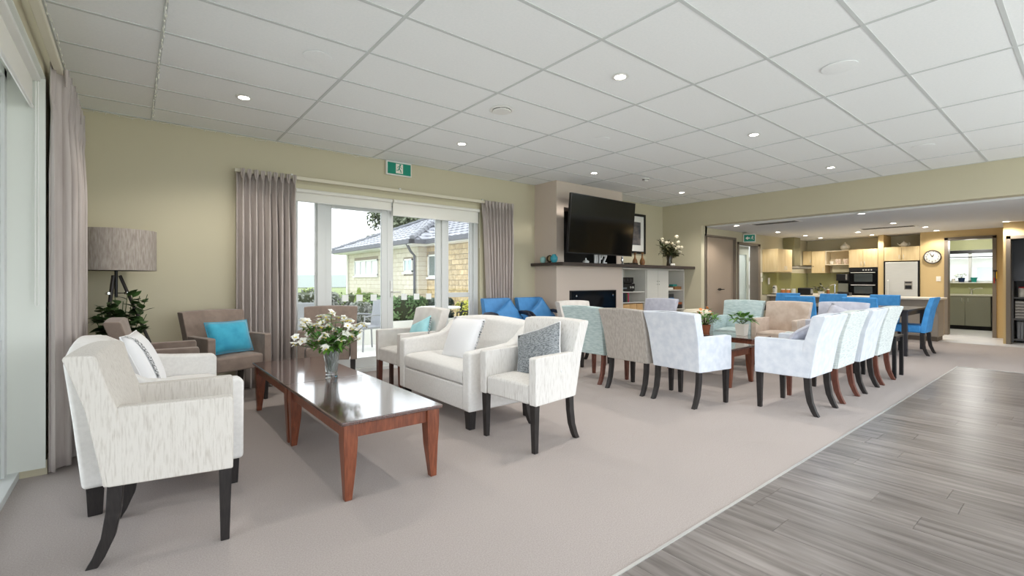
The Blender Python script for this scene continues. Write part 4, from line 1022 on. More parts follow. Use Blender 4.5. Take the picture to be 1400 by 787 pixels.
MB().prism([(-0.10, 0.11), (-0.04, 0.16), (-0.04, 0.125), (0.01, 0.125), (0.01, 0.095), (-0.04, 0.095), (-0.04, 0.06)], -0.006, -0.002, 'y').build('arrow', PORC, ex2)
mm = runner(MB(), 0.12); mm.xf(Matrix.Translation((0.07, -0.003, 0.115)) @ Matrix.Rotation(R(90), 4, 'X')); mm.build('running_man', PORC, ex2)
tag(bx('sign_bracket', STEEL, None, 10.95, 5.03, 2.29, 11.05, 5.139, 2.31), 'short bracket holding the small exit sign', 'bracket')

def emis(name, c, s):
    m = bpy.data.materials.new(name); m.use_nodes = True; b = m.node_tree.nodes['Principled BSDF']
    b.inputs['Emission Color'].default_value = c + (1,); b.inputs['Emission Strength'].default_value = s; return m
LENS = emis('downlight_lens', (1, 0.93, 0.82), 8.0)
ring = MB().lathe([(0.036, 0.0), (0.052, 0.0), (0.055, -0.005), (0.036, -0.008), (0.034, 0.0)], 20).mesh('trim_ring'); ring.materials.append(WHITE)
disc = MB().lathe([(0, -0.001), (0.035, -0.001), (0.035, 0.0), (0, 0.0)], 20).mesh('lens'); disc.materials.append(LENS)
def downlight(label, x, y, z, watts, group, size=1.25):
    t = thing('downlight', label, 'downlight', (x, y, z), 0, group)
    t.scale = (size, size, 1)
    mkobj('trim_ring', ring, WHITE, t); mkobj('lens', disc, LENS, t, loc=(0, 0, -0.002))
    l = bpy.data.lights.new('downlight_beam', 'SPOT'); l.energy = watts; l.spot_size = R(130); l.spot_blend = 0.6; l.shadow_soft_size = 0.05; l.color = (1, 0.94, 0.86)
    lo = bpy.data.objects.new('downlight_beam', l); COL.objects.link(lo); lo.parent = t; lo.location = (0, 0, -0.03)
for (x, y), nm in zip([(0.78, 4.78), (3.07, 4.76), (3.05, 2.40), (5.42, 2.41), (5.46, 4.79), (7.92, 4.82), (7.85, 2.41)],
                      ['ceiling downlight nearest the left corner', 'ceiling downlight above the patio door chairs', 'largest ceiling downlight above the ivory armchair', 'ceiling downlight above the second coffee tables', 'ceiling downlight in front of the television', 'ceiling downlight near the built in cupboards', 'ceiling downlight in front of the kitchen bulkhead']):
    downlight(nm, x, y, H, DOWNLIGHT_W, 'lounge downlights')
kn = ['just inside the bulkhead by the double door', 'above the glazed hallway door', 'above the left kitchen cupboards', 'in the back left kitchen corner', 'above the kitchen aisle in the middle', 'in front of the oven', 'just inside the bulkhead above the dining table', 'above the far end of the dining table', 'above the bench end', 'in front of the clock', 'beside the storage cupboard']
for (x, y), nm in zip([(9.49, 4.56), (11.49, 4.58), (12.88, 4.5), (13.9, 4.5), (12.92, 3.43), (13.94, 3.42), (9.41, 2.45), (11.45, 2.47), (12.78, 2.23), (13.86, 2.23), (12.78, 1.07)], kn):
    downlight('kitchen downlight ' + nm, x, y, KH, KITCHEN_W, 'kitchen downlights', 1.35)
dv = thing('ceiling_vent', 'round white air diffuser in the middle of the ceiling', 'vent', (2.76, 3.58, H))
MB().lathe([(0.085, 0), (0.115, 0), (0.12, -0.006), (0.10, -0.012), (0.085, -0.004)], 28).build('vent_ring', WHITE, dv)
MB().lathe([(0, -0.022), (0.082, -0.022), (0.088, -0.014), (0.07, -0.008), (0, -0.008)], 28).build('vent_disc', WHITE, dv)
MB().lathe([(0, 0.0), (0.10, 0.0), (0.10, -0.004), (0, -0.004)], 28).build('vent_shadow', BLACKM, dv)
for x, y, r, nm in ((1.06, 3.58, 0.10, 'faint round ceiling speaker left of the diffuser'), (4.23, 1.24, 0.12, 'round ceiling speaker on the right'), (7.5, 1.33, 0.11, 'round ceiling speaker near the bulkhead'), (4.23, 3.59, 0.09, 'round ceiling speaker above the stone grey chair')):
    t = thing('ceiling_speaker', nm, 'speaker', (x, y, H))
    MB().lathe([(r * 0.86, 0), (r, 0), (r, -0.004), (r * 0.86, -0.006)], 28).build('rim', CEIL, t)
    MB().lathe([(0, -0.003), (r * 0.86, -0.003), (r * 0.86, 0), (0, 0)], 28).build('grille', CEIL, t)
t = thing('smoke_detector', 'small white smoke detector before the chimney breast', 'smoke detector', (6.41, 4.54, H))
MB().lathe([(0, -0.045), (0.03, -0.043), (0.05, -0.02), (0.055, 0), (0, 0)], 20).build('cover', WHITE, t)
MB().lathe([(0.045, -0.026), (0.052, -0.022), (0.052, -0.018), (0.045, -0.018)], 20).build('slots', BLACKM, t)
def kvent(label, x, y, wx, wy):
    t = thing('ceiling_vent', label, 'vent', (x, y, KH))
    MB().box(-wx / 2, -wy / 2, -0.008, wx / 2, wy / 2, 0).build('vent_frame', WHITE, t, bevel=0.003)
    for k in range(4): bx('slot', BLACKM, t, -wx / 2 + 0.03 + k * (wx - 0.06) / 4, -wy / 2 + 0.04, -0.010, -wx / 2 + 0.03 + (k + 0.55) * (wx - 0.06) / 4, wy / 2 - 0.04, -0.007)
kvent('long slotted vent in the dining ceiling by the bulkhead', 9.62, 3.88, 0.3, 0.85)
kvent('long slotted vent in the kitchen ceiling before the fridge', 12.3, 2.75, 0.3, 0.95)

# fairy light strings round the ceiling edge
def fairy(label, pts, n, seed):
    rr = random.Random(seed); t = thing('string_lights', label, 'string lights', pts[0])
    o = Vector(pts[0]); q = []
    for a, b in zip(pts, pts[1:]):
        a, b = Vector(a) - o, Vector(b) - o
        for k in range(n):
            p = a.lerp(b, k / n); q.append(p + Vector((rr.uniform(-.008, .008), rr.uniform(-.008, .008), -abs(rr.gauss(0, .010)))))
    MB().tube(q, 0.0022, 4).build('wire', WHITE, t)
    m = MB()
    for p in q[::2]: m.lathe([(0, 0.004), (0.005, 0), (0.004, -0.014), (0, -0.018)], 5, p)
    stuff(m.build('bulb', mat('fairy_bulb', (220, 220, 210), 0.2), t))
fairy('fairy lights pinned along the left wall and back wall ceiling edge', [(-0.39, 2.6, H - 0.008), (-0.39, 6.02, H - 0.008), (2.6, 6.02, H - 0.008)], 60, 1)
fairy('fairy lights wound along a ceiling bar above the lamp', [(0.16, 3.2, H - 0.006), (0.16, 6.0, H - 0.006)], 90, 2)
# ================================================================== KITCHEN
pn = thing('kitchen_bench', 'taupe kitchen bench with pale top behind the dining table', 'kitchen bench', (12.42, 1.97, 0))
bx('body', BENCHG, pn, 0.0, 0.0, 0.09, 0.55, 3.16, 0.83)
bx('kickboard', mat('kick', (96, 84, 72), 0.6), pn, 0.02, 0.02, 0.0, 0.53, 3.16, 0.09)
bx('bench_top', BTOP, pn, -0.16, -0.04, 0.83, 0.60, 3.165, 0.866, bevel=0.004)
for k in range(3): bx('side_panel', BENCHG, pn, -0.012, 0.01 + k * 1.05, 0.10, -0.001, 1.05 + k * 1.05, 0.825)
def cabinet(name, label, x0, y0, z0, x1, y1, z1, face, ndoor, m, handle='low', hm=None):
    """face '-x' or '-y'; box with separate doors"""
    t = thing(name, label, 'cabinet', (x0, y0, z0))
    a, b, c = x1 - x0, y1 - y0, z1 - z0
    MB().box(0, 0, 0, a, b, c).build('body', m, t)
    for k in range(ndoor):
        if face == '-x':
            d = bx('door', m, t, -0.02, b / ndoor * k + 0.003, 0.003, -0.001, b / ndoor * (k + 1) - 0.003, c - 0.003, bevel=0.002)
            hy = b / ndoor * (k + (0.12 if k % 2 else 0.88)) if ndoor > 1 else b * 0.12
            hz = 0.05 if handle == 'low' else c - 0.14
            MB().tube([(-0.021, hy, hz), (-0.04, hy, hz + 0.01), (-0.04, hy, hz + 0.08), (-0.021, hy, hz + 0.09)], 0.006, 6).build('handle', STEEL, d)
        else:
            d = bx('door', m, t, a / ndoor * k + 0.003, -0.02, 0.003, a / ndoor * (k + 1) - 0.003, -0.001, c - 0.003, bevel=0.002)
            hx = a / ndoor * (k + (0.12 if k % 2 else 0.88))
            hz = 0.05
            MB().tube([(hx, -0.021, hz), (hx, -0.04, hz + 0.01), (hx, -0.04, hz + 0.08), (hx, -0.021, hz + 0.09)], 0.006, 6).build('handle', STEEL, d)
    return t
cabinet('wall_cabinet', 'maple wall cupboard left of the range hood', 12.0, 4.80, 1.42, 12.84, 5.135, 1.975, '-y', 2, OAKV)
cabinet('wall_cabinet', 'small maple wall cupboard right of the range hood', 14.5, 4.90, 1.64, 14.845, 5.12, 2.02, '-x', 1, OAKV)
cabinet('wall_cabinet', 'maple wall cupboard left of the open cup shelf', 14.47, 4.575, 1.415, 14.845, 4.895, 2.01, '-x', 1, OAKV)
cabinet('wall_cabinet', 'maple cupboard pair above the oven', 14.22, 3.365, 1.54, 14.845, 3.965, 1.995, '-x', 2, OAKV)
cabinet('wall_cabinet', 'maple cupboard pair above the fridge', 14.22, 2.575, 1.68, 14.845, 3.245, 2.015, '-x', 2, OAKV)
cabinet('base_cabinet', 'maple cupboard below the built in oven', 14.22, 3.365, 0.0, 14.845, 3.965, 0.84, '-x', 2, OAKV, 'high')
cabinet('base_cabinet', 'maple base cupboards under the rear worktop', 14.25, 3.97, 0.0, 14.845, 4.54, 0.83, '-x', 2, OAKV, 'high')
cabinet('base_cabinet', 'maple base cupboards under the hob worktop', 13.2, 4.58, 0.0, 14.845, 5.135, 0.83, '-y', 2, OAKV)
tag(MB().box(13.2, 4.54, 0.832, 14.845, 5.135, 0.868).box(14.22, 3.97, 0.832, 14.845, 4.54, 0.868).build('worktop', BTOP, None, bevel=0.003), 'pale worktop in the kitchen corner under the wall cupboards', 'worktop')
tag(MB().box(12.0, 5.125, 0.87, 14.84, 5.138, 1.415).box(14.836, 3.97, 0.87, 14.848, 5.12, 1.42).build('splashback', OLIVE), 'glossy olive splashback behind the worktops', 'splashback')
sh = thing('open_shelf', 'cream open shelf with cups between cupboard and oven', 'shelf', (14.47, 4.0, 1.43))
MB().box(0, 0, 0.195, 0.375, 0.57, 0.212).box(0, 0, 0.555, 0.375, 0.57, 0.575).box(0.36, 0, 0, 0.375, 0.57, 0.575).box(0, 0.555, 0.212, 0.375, 0.57, 0.555).build('shelf_boards', mat('shelf_cream', (226, 214, 186), 0.5), sh)
for k in range(5): bx('tambour_slat', mat('tambour', (176, 168, 140), 0.5), sh, 0.10, 0.0, 0.005 + k * 0.037, 0.12, 0.44, 0.038 + k * 0.037)
def cup(label, x, y, z, m=PORC, s=1.0):
    t = thing('cup', label, 'cup', (x, y, z))
    MB().lathe([(0, 0), (0.03 * s, 0), (0.045 * s, 0.06 * s), (0.046 * s, 0.085 * s), (0.042 * s, 0.085 * s), (0.04 * s, 0.06 * s), (0, 0.012)], 14).build('bowl', m, t)
    MB().tube([(-0.042 * s, 0.0, 0.07 * s), (-0.07 * s, 0, 0.06 * s), (-0.065 * s, 0, 0.03 * s), (-0.036 * s, 0, 0.022 * s)], 0.006, 6).build('handle', m, t)
CUPM = mat('patterned_cup', (206, 180, 158), 0.4, c2=(238, 230, 220), scale=20)
cup('plain white cup on the open shelf', 14.6, 4.46, 1.642)
cup('patterned teacup in the middle of the open shelf', 14.6, 4.30, 1.642, CUPM, 1.6)
cup('patterned teacup nearest the oven on the open shelf', 14.6, 4.12, 1.642, CUPM, 1.6)
def pot_lid(name, label, cat, loc, s, spout=True):
    t = thing(name, label, cat, loc)
    MB().lathe([(0, 0), (0.06 * s, 0), (0.095 * s, 0.05 * s), (0.09 * s, 0.10 * s), (0.05 * s, 0.135 * s), (0, 0.135 * s)], 18).build('body', PORC, t)
    MB().lathe([(0.05 * s, 0.135 * s), (0.03 * s, 0.155 * s), (0.01 * s, 0.16 * s), (0.016 * s, 0.18 * s), (0, 0.19 * s)], 14).build('lid', PORC, t)
    if spout:
        MB().tube([(0, 0.085 * s, 0.05 * s), (0, 0.14 * s, 0.08 * s), (0, 0.17 * s, 0.13 * s)], [0.02 * s, 0.014 * s, 0.01 * s], 8).build('spout', PORC, t)
        MB().tube([(0, -0.08 * s, 0.10 * s), (0, -0.14 * s, 0.12 * s), (0, -0.15 * s, 0.07 * s), (0, -0.09 * s, 0.04 * s)], 0.009 * s, 8).build('handle', PORC, t)
pot_lid('teapot', 'white teapot in the niche above the fridge', 'teapot', (14.38, 2.90, 2.016), 0.75)
pot_lid('lidded_jar', 'white lidded tureen on top of the open shelf', 'jar', (14.62, 4.16, 2.006), 1.15, False)
# range hood
hd = thing('range_hood', 'stainless range hood with chimney in the kitchen corner', 'range hood', (13.0, 4.6, 1.52))
bx('canopy', STEEL, hd, -0.1, 0.05, 0.0, 0.75, 0.53, 0.055, bevel=0.003)
bx('glass_lip', DGLASS, hd, -0.1, 0.0, 0.05, 0.75, 0.53, 0.062)
bx('chimney', mat('hood_steel', (150, 146, 116), 0.35, metal=0.5), hd, 0.20, 0.26, 0.063, 0.58, 0.53, 0.797)
bx('filter', BLACKM, hd, 0.0, 0.10, -0.004, 0.65, 0.45, 0.001)
# ovens
ov = thing('wall_oven', 'black glass double oven built into the maple tower', 'oven', (14.2, 3.37, 0.845))
bx('housing', BLACKP, ov, 0.02, 0.0, 0.0, 0.6, 0.59, 0.688)
bx('control_panel', BLACKP, ov, -0.004, 0.0, 0.605, 0.019, 0.59, 0.685)
for k in range(4): MB().lathe([(0, 0), (0.016, -0.002), (0.016, -0.016), (0, -0.018)], 12, (-0.004, 0.12 + k * 0.055, 0.63), 'x').build('knob', STEEL, ov)
for z0, z1 in ((0.005, 0.285), (0.30, 0.595)):
    d = bx('oven_door', DGLASS, ov, -0.006, 0.004, z0, 0.019, 0.586, z1)
    MB().tube([(-0.006, 0.05, z1 - 0.03), (-0.04, 0.05, z1 - 0.03), (-0.04, 0.54, z1 - 0.03), (-0.006, 0.54, z1 - 0.03)], 0.008, 8).build('handle', STEEL, d)
    bx('window', mat('oven_window', (60, 66, 66), 0.08, spec=0.7), d, -0.008, 0.10, z0 + 0.04, -0.0055, 0.48, z1 - 0.06)
# fridge
fg = thing('refrigerator', 'stainless steel fridge with water dispenser', 'fridge', (14.16, 2.60, 0))
bx('cabinet', mat('fridge_side', (60, 60, 62), 0.5), fg, 0.07, 0.0, 0.02, 0.68, 0.62, 1.66)
d = bx('upper_door', STEEL, fg, 0.0, 0.006, 0.70, 0.068, 0.614, 1.65, bevel=0.012, seg=3)
MB().tube([(0.0, 0.55, 0.78), (-0.045, 0.55, 0.80), (-0.045, 0.55, 1.20), (0.0, 0.55, 1.22)], 0.012, 8).build('handle', STEEL, d)
MB().box(-0.004, 0.10, 1.00, 0.004, 0.25, 1.20).build('dispenser', mat('dispenser_grey', (150, 146, 138), 0.4), d)
bx('dispenser_recess', BLACKP, d, -0.006, 0.115, 1.015, -0.001, 0.235, 1.10); bx('dispenser_panel', BLACKP, d, -0.006, 0.115, 1.15, -0.001, 0.235, 1.18)
bx('freezer_drawer', STEEL, fg, 0.0, 0.006, 0.06, 0.068, 0.614, 0.69, bevel=0.012, seg=3)
MB().box(-0.0, -0.022, 0.0, 0.6, -0.001, 1.675).box(0.0, 0.622, 0.0, 0.6, 0.643, 1.675).build('side_trim', BLACKM, fg)
# clock
ck_ = thing('wall_clock', 'round white wall clock with black numerals', 'clock', (14.195, 2.352, 1.75))
MB().lathe([(0, 0), (0.15, 0), (0.158, -0.015), (0.15, -0.035), (0.138, -0.035), (0.135, -0.02), (0, -0.02)], 36, axis='x').build('case', mat('clock_rim', (70, 66, 62), 0.4), ck_)
MB().lathe([(0, -0.021), (0.136, -0.021), (0.136, -0.0215), (0, -0.0225)], 36, axis='x').build('dial', PORC, ck_)
nm_ = MB()
for k in range(1, 13):
    me = text_mesh(str(k), 0.050, 0.001); a = R(90 - 30 * k)
    mtx = Matrix.Translation((-0.0235, -0.108 * math.cos(a), 0.108 * math.sin(a))) @ Matrix.Rotation(R(-90), 4, 'Z') @ Matrix.Rotation(R(90), 4, 'X')
    nm_.add([mtx @ v.co for v in me.vertices], [tuple(p.vertices) for p in me.polygons]); bpy.data.meshes.remove(me)
nm_.build('numerals', BLACKM, ck_, smooth=False)
for a, L, wd, nme in ((R(90 - 28), 0.065, 0.010, 'hour_hand'), (R(90 + 28), 0.10, 0.007, 'minute_hand')):
    dy, dz = -math.cos(a), math.sin(a); ny, nz = -dz, dy
    MB().add([(-0.027, ny * wd, nz * wd), (-0.027, -ny * wd, -nz * wd), (-0.027, dy * L - ny * wd * .5, dz * L - nz * wd * .5), (-0.027, dy * L + ny * wd * .5, dz * L + nz * wd * .5),
              (-0.025, ny * wd, nz * wd), (-0.025, -ny * wd, -nz * wd), (-0.025, dy * L - ny * wd * .5, dz * L - nz * wd * .5), (-0.025, dy * L + ny * wd * .5, dz * L + nz * wd * .5)], [(0, 1, 2, 3), (7, 6, 5, 4), (0, 4, 5, 1), (1, 5, 6, 2), (2, 6, 7, 3), (3, 7, 4, 0)]).build(nme, BLACKM, ck_)
def switch(label, loc, ax, w_=0.08, h_=0.11):
    t = thing('light_switch', label, 'switch', loc)
    if ax == 'x': bx('plate', PORC, t, -0.008, -w_ / 2, -h_ / 2, 0, w_ / 2, h_ / 2, bevel=0.002); bx('rocker', PORC, t, -0.013, -0.012, -0.02, -0.008, 0.012, 0.02)
    else: bx('plate', PORC, t, -w_ / 2, -0.008, -h_ / 2, w_ / 2, 0, h_ / 2, bevel=0.002); bx('rocker', PORC, t, -0.012, -0.013, -0.02, 0.012, -0.008, 0.02)
switch('white light switch under the clock', (14.198, 2.25, 1.25), 'x')
switch('white switch plate on the splashback', (12.33, 5.123, 1.20), 'y', 0.10, 0.16)
t = thing('key_hooks', 'black red and yellow lanyards hanging by the scullery door', 'lanyards', (14.16, 1.345, 1.15))
bx('hook_rail', BLACKP, t, -0.02, -0.03, 0.25, 0.0, 0.03, 0.28)
for i, (cc, z0, z1) in enumerate((((210, 170, 40), 0.10, 0.25), ((40, 36, 36), 0.05, 0.25), ((176, 40, 36), 0.0, 0.12))): bx('lanyard', mat('lanyard_%d' % i, cc, 0.7), t, -0.012, -0.026 + i * 0.018, z0, -0.004, -0.012 + i * 0.018, z1)
# bench-top clutter
BZ = 0.867
t = thing('coffee_machine', 'tall black coffee machine beside the oven tower', 'coffee machine', (14.45, 4.16, 0.869))
MB().box(0.0, -0.15, 0, 0.30, 0.15, 0.05).box(0.12, -0.15, 0.05, 0.30, 0.15, 0.52).box(-0.02, -0.15, 0.34, 0.12, 0.15, 0.52).build('body', BLACKP, t, bevel=0.008)
bx('drip_tray', mat('tray_grey', (104, 106, 100), 0.4), t, -0.03, -0.13, 0.0, 0.11, 0.13, 0.03)
bx('water_tank', mat('tank_grey', (120, 122, 112), 0.2), t, -0.03, -0.12, 0.05, 0.02, 0.10, 0.27); bx('chrome_strip', CHROME, t, -0.026, -0.10, 0.36, -0.019, -0.06, 0.51)
MB().tube([(0.04, 0.04, 0.34), (0.04, 0.04, 0.29)], 0.02, 8).build('spout', BLACKM, t)
def jar(label, x, y, r, h, m, lid, z=BZ):
    t = thing('jar', label, 'jar', (x, y, z))
    MB().lathe([(0, 0), (r * .9, 0), (r, 0.01), (r, h * .8), (r * .85, h * .85), (0, h * .85)], 14).build('glass', m, t)
    MB().lathe([(0, h * .85), (r * .9, h * .85), (r * .9, h), (0, h)], 14).build('lid', lid, t)
CORK = mat('cork', (190, 120, 70), 0.8); JG = mat('jar_glass', (206, 206, 196), 0.15)
jar('glass jar with white lid, left on the bench', 12.50, 4.86, 0.05, 0.14, CORK, PORC); jar('glass jar with white lid, second on the bench', 12.50, 4.74, 0.05, 0.14, CORK, PORC); jar('glass jar with steel lid, third on the bench', 12.50, 4.62, 0.05, 0.15, JG, STEEL)
t = thing('coffee_grinder', 'white and black kettle like grinder at the left bench end', 'appliance', (12.42, 5.02, BZ))
MB().lathe([(0, 0), (0.08, 0), (0.08, 0.03), (0.05, 0.05), (0.055, 0.15), (0.04, 0.22), (0, 0.23)], 16).build('body', PORC, t)
MB().lathe([(0.081, 0.004), (0.086, 0.004), (0.086, 0.026), (0.081, 0.026)], 16).build('base_ring', BLACKP, t); MB().lathe([(0, 0), (0.03, 0.004), (0.028, 0.015), (0, 0.016)], 12, (-0.052, 0, 0.16), 'x').build('dial', BLACKP, t)
t = thing('toaster', 'black two slot toaster on the bench', 'toaster', (12.60, 4.40, BZ))
bx('body', BLACKP, t, -0.09, -0.14, 0.01, 0.09, 0.14, 0.17, bevel=0.02, seg=3); bx('base', BLACKM, t, -0.085, -0.13, 0, 0.085, 0.13, 0.012)
for q in (-0.035, 0.035): bx('slot', BLACKM, t, q - 0.012, -0.11, 0.168, q + 0.012, 0.11, 0.172)
bx('end_plate', STEEL, t, -0.07, -0.143, 0.04, 0.07, -0.139, 0.14); bx('lever', STEEL, t, -0.02, -0.16, 0.10, 0.02, -0.143, 0.115)
pot_plant('mixed leafy bunch in a pale pot on the kitchen bench', (12.65, 4.08, BZ), PORC, 0.07, 0.09, 0.14, 0.17, 60, 0.09, 0.04, MATS['olive_leaf'], None, 30)
t = thing('kitchen_tap', 'upright chrome tap on the kitchen bench', 'tap', (12.70, 3.82, BZ))
MB().lathe([(0, 0), (0.03, 0), (0.03, 0.02), (0.016, 0.03), (0.016, 0.26), (0, 0.27)], 14).build('body', CHROME, t)
MB().tube([(0, 0, 0.24), (0.04, 0.06, 0.25), (0.06, 0.12, 0.23)], 0.011, 8).build('spout', CHROME, t); MB().tube([(0, 0, 0.2), (-0.03, -0.03, 0.24)], 0.006, 6).build('lever', CHROME, t)
obox('dish_tray', 'low black tray beside the tap', 'tray', 12.70, 3.62, BZ, 0.2, 0.22, 0.07, BLACKP)
jar('small brown bottle jar near the tap', 12.62, 3.93, 0.03, 0.15, mat('amber', (150, 96, 50), 0.2), PORC)
t = thing('paper_notices', 'white notes hung by the hallway door', 'notice', (11.93, 5.13, 1.30))
for k, (a, b) in enumerate(((0.0, 0.10), (-0.12, -0.02))): bx('note', BOOKP, t, -0.04 + k * 0.02, -0.004, a, 0.05 + k * 0.02, 0.004, b)

# ---- scullery
sc_ = cabinet('sink_cabinet', 'grey sink cupboards in the scullery', 16.05, 1.60, 0.10, 16.595, 2.95, 0.83, '-x', 3, GREYCAB, 'high')
bx('kickboard', BLACKM, sc_, 0.04, 0, -0.10, 0.5, 1.35, 0.0)
tag(bx('sink_worktop', mat('pale_top', (206, 204, 190), 0.35), None, 16.02, 0.85, 0.832, 16.595, 2.95, 0.868), 'pale worktop in the scullery', 'worktop')
dw = thing('dishwasher', 'dark dishwasher at the right end of the scullery bench', 'dishwasher', (16.05, 1.0, 0))
bx('body', BLACKP, dw, 0, 0.0, 0.02, 0.54, 0.59, 0.83); bx('door', mat('dw_door', (92, 92, 86), 0.4), dw, -0.02, 0.03, 0.12, -0.001, 0.54, 0.78); MB().tube([(-0.045, 0.06, 0.74), (-0.045, 0.5, 0.74)], 0.01, 8).build('handle', STEEL, dw)
t = thing('sink_tap', 'chrome swan neck tap in the scullery', 'tap', (16.42, 1.98, 0.869))
MB().lathe([(0, 0), (0.03, 0), (0.03, 0.05), (0.02, 0.12), (0, 0.13)], 14).build('body', CHROME, t); MB().tube([(0, 0, 0.10), (-0.05, -0.08, 0.15), (-0.10, -0.2, 0.16), (-0.1, -0.21, 0.14)], 0.011, 8).build('spout', CHROME, t); MB().tube([(0, 0.0, 0.12), (0.0, 0.05, 0.16)], 0.007, 6).build('lever', CHROME, t)
pot_plant('small plant in a navy pot on the scullery sill', (16.54, 2.18, 1.171), mat('navy_pot', (26, 48, 84), 0.3), 0.07, 0.11, 0.12, 0.13, 26, 0.08, 0.03, mat('pale_leaf', (178, 180, 120), 0.6), None, 41)
ornament('teal_pot', 'empty teal pot on the scullery sill', 'pot', (16.54, 1.95, 1.171), [(0, 0), (0.045, 0), (0.06, 0.10), (0.066, 0.10), (0.066, 0.12), (0.05, 0.12), (0.045, 0.02), (0, 0.02)], mat('teal_pot', (30, 140, 130), 0.3))
ornament('white_beaker', 'white beaker on the scullery sill left of the navy pot', 'cup', (16.54, 2.33, 1.171), [(0, 0), (0.03, 0), (0.036, 0.09), (0.03, 0.09), (0.026, 0.01), (0, 0.01)], PORC)
t = thing('ceiling_lamp', 'round ceiling lamp in the scullery', 'lamp', (15.6, 1.9, 2.34))
MB().lathe([(0, -0.07), (0.10, -0.065), (0.15, -0.03), (0.15, -0.01), (0, -0.01)], 20).build('diffuser', emis('scullery_diffuser', (1, 0.97, 0.92), 3.0), t)
MB().lathe([(0, -0.01), (0.16, -0.01), (0.16, 0), (0, 0)], 20).build('base', WHITE, t)
l_ = bpy.data.lights.new('scullery_light', 'POINT'); l_.energy = 8; l_.shadow_soft_size = 0.12; l_.color = (1, 0.97, 0.92)
lo_ = bpy.data.objects.new('scullery_light', l_); COL.objects.link(lo_); lo_.parent = t; lo_.location = (0, 0, -0.25)
# ---- storage cupboard
pcx = thing('storage_shelving', 'grey shelving inside the storage cupboard at the right edge', 'shelving', (13.35, 0.15, 0))
MB().box(0, 0, 0, 0.5, 0.03, 2.0).box(0, 0.87, 0, 0.5, 0.90, 2.0).box(0, 0.03, 0.86, 0.5, 0.87, 0.89).box(0, 0.03, 0.44, 0.5, 0.87, 0.47).box(0, 0.03, 0.05, 0.5, 0.87, 0.08).box(0.48, 0.03, 0, 0.5, 0.87, 2.0).build('frame', mat('shelf_grey', (104, 104, 106), 0.6), pcx)
bx('upper_door', mat('dark_grey_door', (72, 76, 84), 0.5), pcx, -0.02, 0.02, 1.20, 0.0, 0.88, 2.0)
for k in range(6): bx('paper_tray', mat('tray_paper', (176, 174, 170), 0.6), pcx, 0.02, 0.55, 0.475 + k * 0.058, 0.42, 0.85, 0.52 + k * 0.058)
for k in range(8): book('grey lever file standing in the storage cupboard', 13.55, 0.66 + k * 0.042, 0.08, 0.26, 0.038, 0.33, mat('file_grey', (150, 152, 156), 0.6))
for o in [o for o in bpy.data.objects if o.name.startswith('book') and o.parent is None and o.get('label', '').startswith('grey lever')]: o['group'] = 'grey lever files in the storage cupboard'
jar('white canister on the storage cupboard shelf', 13.5, 0.92, 0.05, 0.2, PORC, mat('red_lid', (190, 50, 60), 0.5), 0.89)
jar('dark canister on the storage cupboard shelf', 13.5, 0.78, 0.05, 0.26, BLACKP, PORC, 0.89)

# ================================================================== OUTSIDE
GZ = -0.08
struct(MB().box(-14, 6.25, GZ - 0.1, 7.1, 13.5, GZ).box(-14, -12, GZ - 0.1, -0.62, 6.25, GZ).box(-0.62, -12, GZ - 0.1, 14.9, -1.5, GZ).build('ground_patio_bounce', mat('patio_concrete', (228, 227, 222), 0.85, c2=(234, 233, 228), scale=4)), 'pale concrete patio, carried on unseen behind to bounce light')  # concrete behind the camera is unseen, added to bounce light onto the ceiling
struct(MB().box(-60, 13.5, GZ - 0.12, 80, 110, GZ - 0.02).box(-90, -60, GZ - 0.14, -14, 110, GZ - 0.02).box(-14, -60, GZ - 0.14, 80, -12, GZ - 0.04).build('ground_lawn', mat('lawn', (120, 134, 84), 0.9, c2=(142, 154, 102), scale=2)), 'lawn beyond the patio')
struct(MB().box(14.9, -8, GZ - 0.12, 80, 13.5, GZ - 0.02).build('ground_side', MATS['patio_concrete']))
struct(MB().prism([(-60, 0), (-60, 2.6), (-20, 2.3), (10, 2.2), (40, 2.5), (90, 3.2), (90, 0)], 92, 98, 'y').build('ground_hills', mat('far_hills', (186, 194, 196), 0.9)), 'pale distant shoreline')
HOUSE = thing('brick_house', 'tan brick house with grey tiled hip roof seen through the doors', 'building', (6.8, 13.0, GZ))
HX, HY = 6.8, 13.0
def hp(m, name, material, parent=HOUSE, **k):
    m.v = [(x - HX, y - HY, z - GZ) for x, y, z in m.v]; return m.build(name, material, parent, **k)
SHADED_MORTAR = mat('shaded_mortar', (150, 138, 116), 0.9)  # joints darkened, their shadow put into the colour
hp(MB().box(6.83, 13.03, GZ, 7.1, 19.2, 2.35).box(7.1, 13.03, GZ, 12, 13.2, 2.35).box(7.13, 6.3, GZ, 7.4, 13.03, 2.35).box(7.1, 19.0, GZ, 12, 19.2, 2.35), 'wall', SHADED_MORTAR)
BRK = mat('brick_tan', (176, 154, 114), 0.85, c2=(206, 186, 146), scale=7, rand=0.16)
BRK_SUNLIT = mat('brick_pale_sunlit', (206, 198, 178), 0.85, c2=(216, 209, 192), scale=5)  # cream wall brick, its sunlit paleness put into the colour
bl, bh = 0.39, 0.145
bme = MB().box(0, 0.006, 0.006, 0.034, bl - 0.006, bh - 0.006).mesh('brick', smooth=False); bme.materials.append(BRK)
def segs(a, b, z, holes):
    for h0, h1, h2, h3 in holes:
        if a < h1 and b > h0 and z + 0.04 < h3 and z + bh - 0.04 > h2: return [q for q in ((a, min(b, h0)), (max(a, h1), b)) if q[1] - q[0] > 0.04]
    return [(a, b)]
hole = (12.22, 12.92, 1.30, 2.02)
row = 0; z = GZ
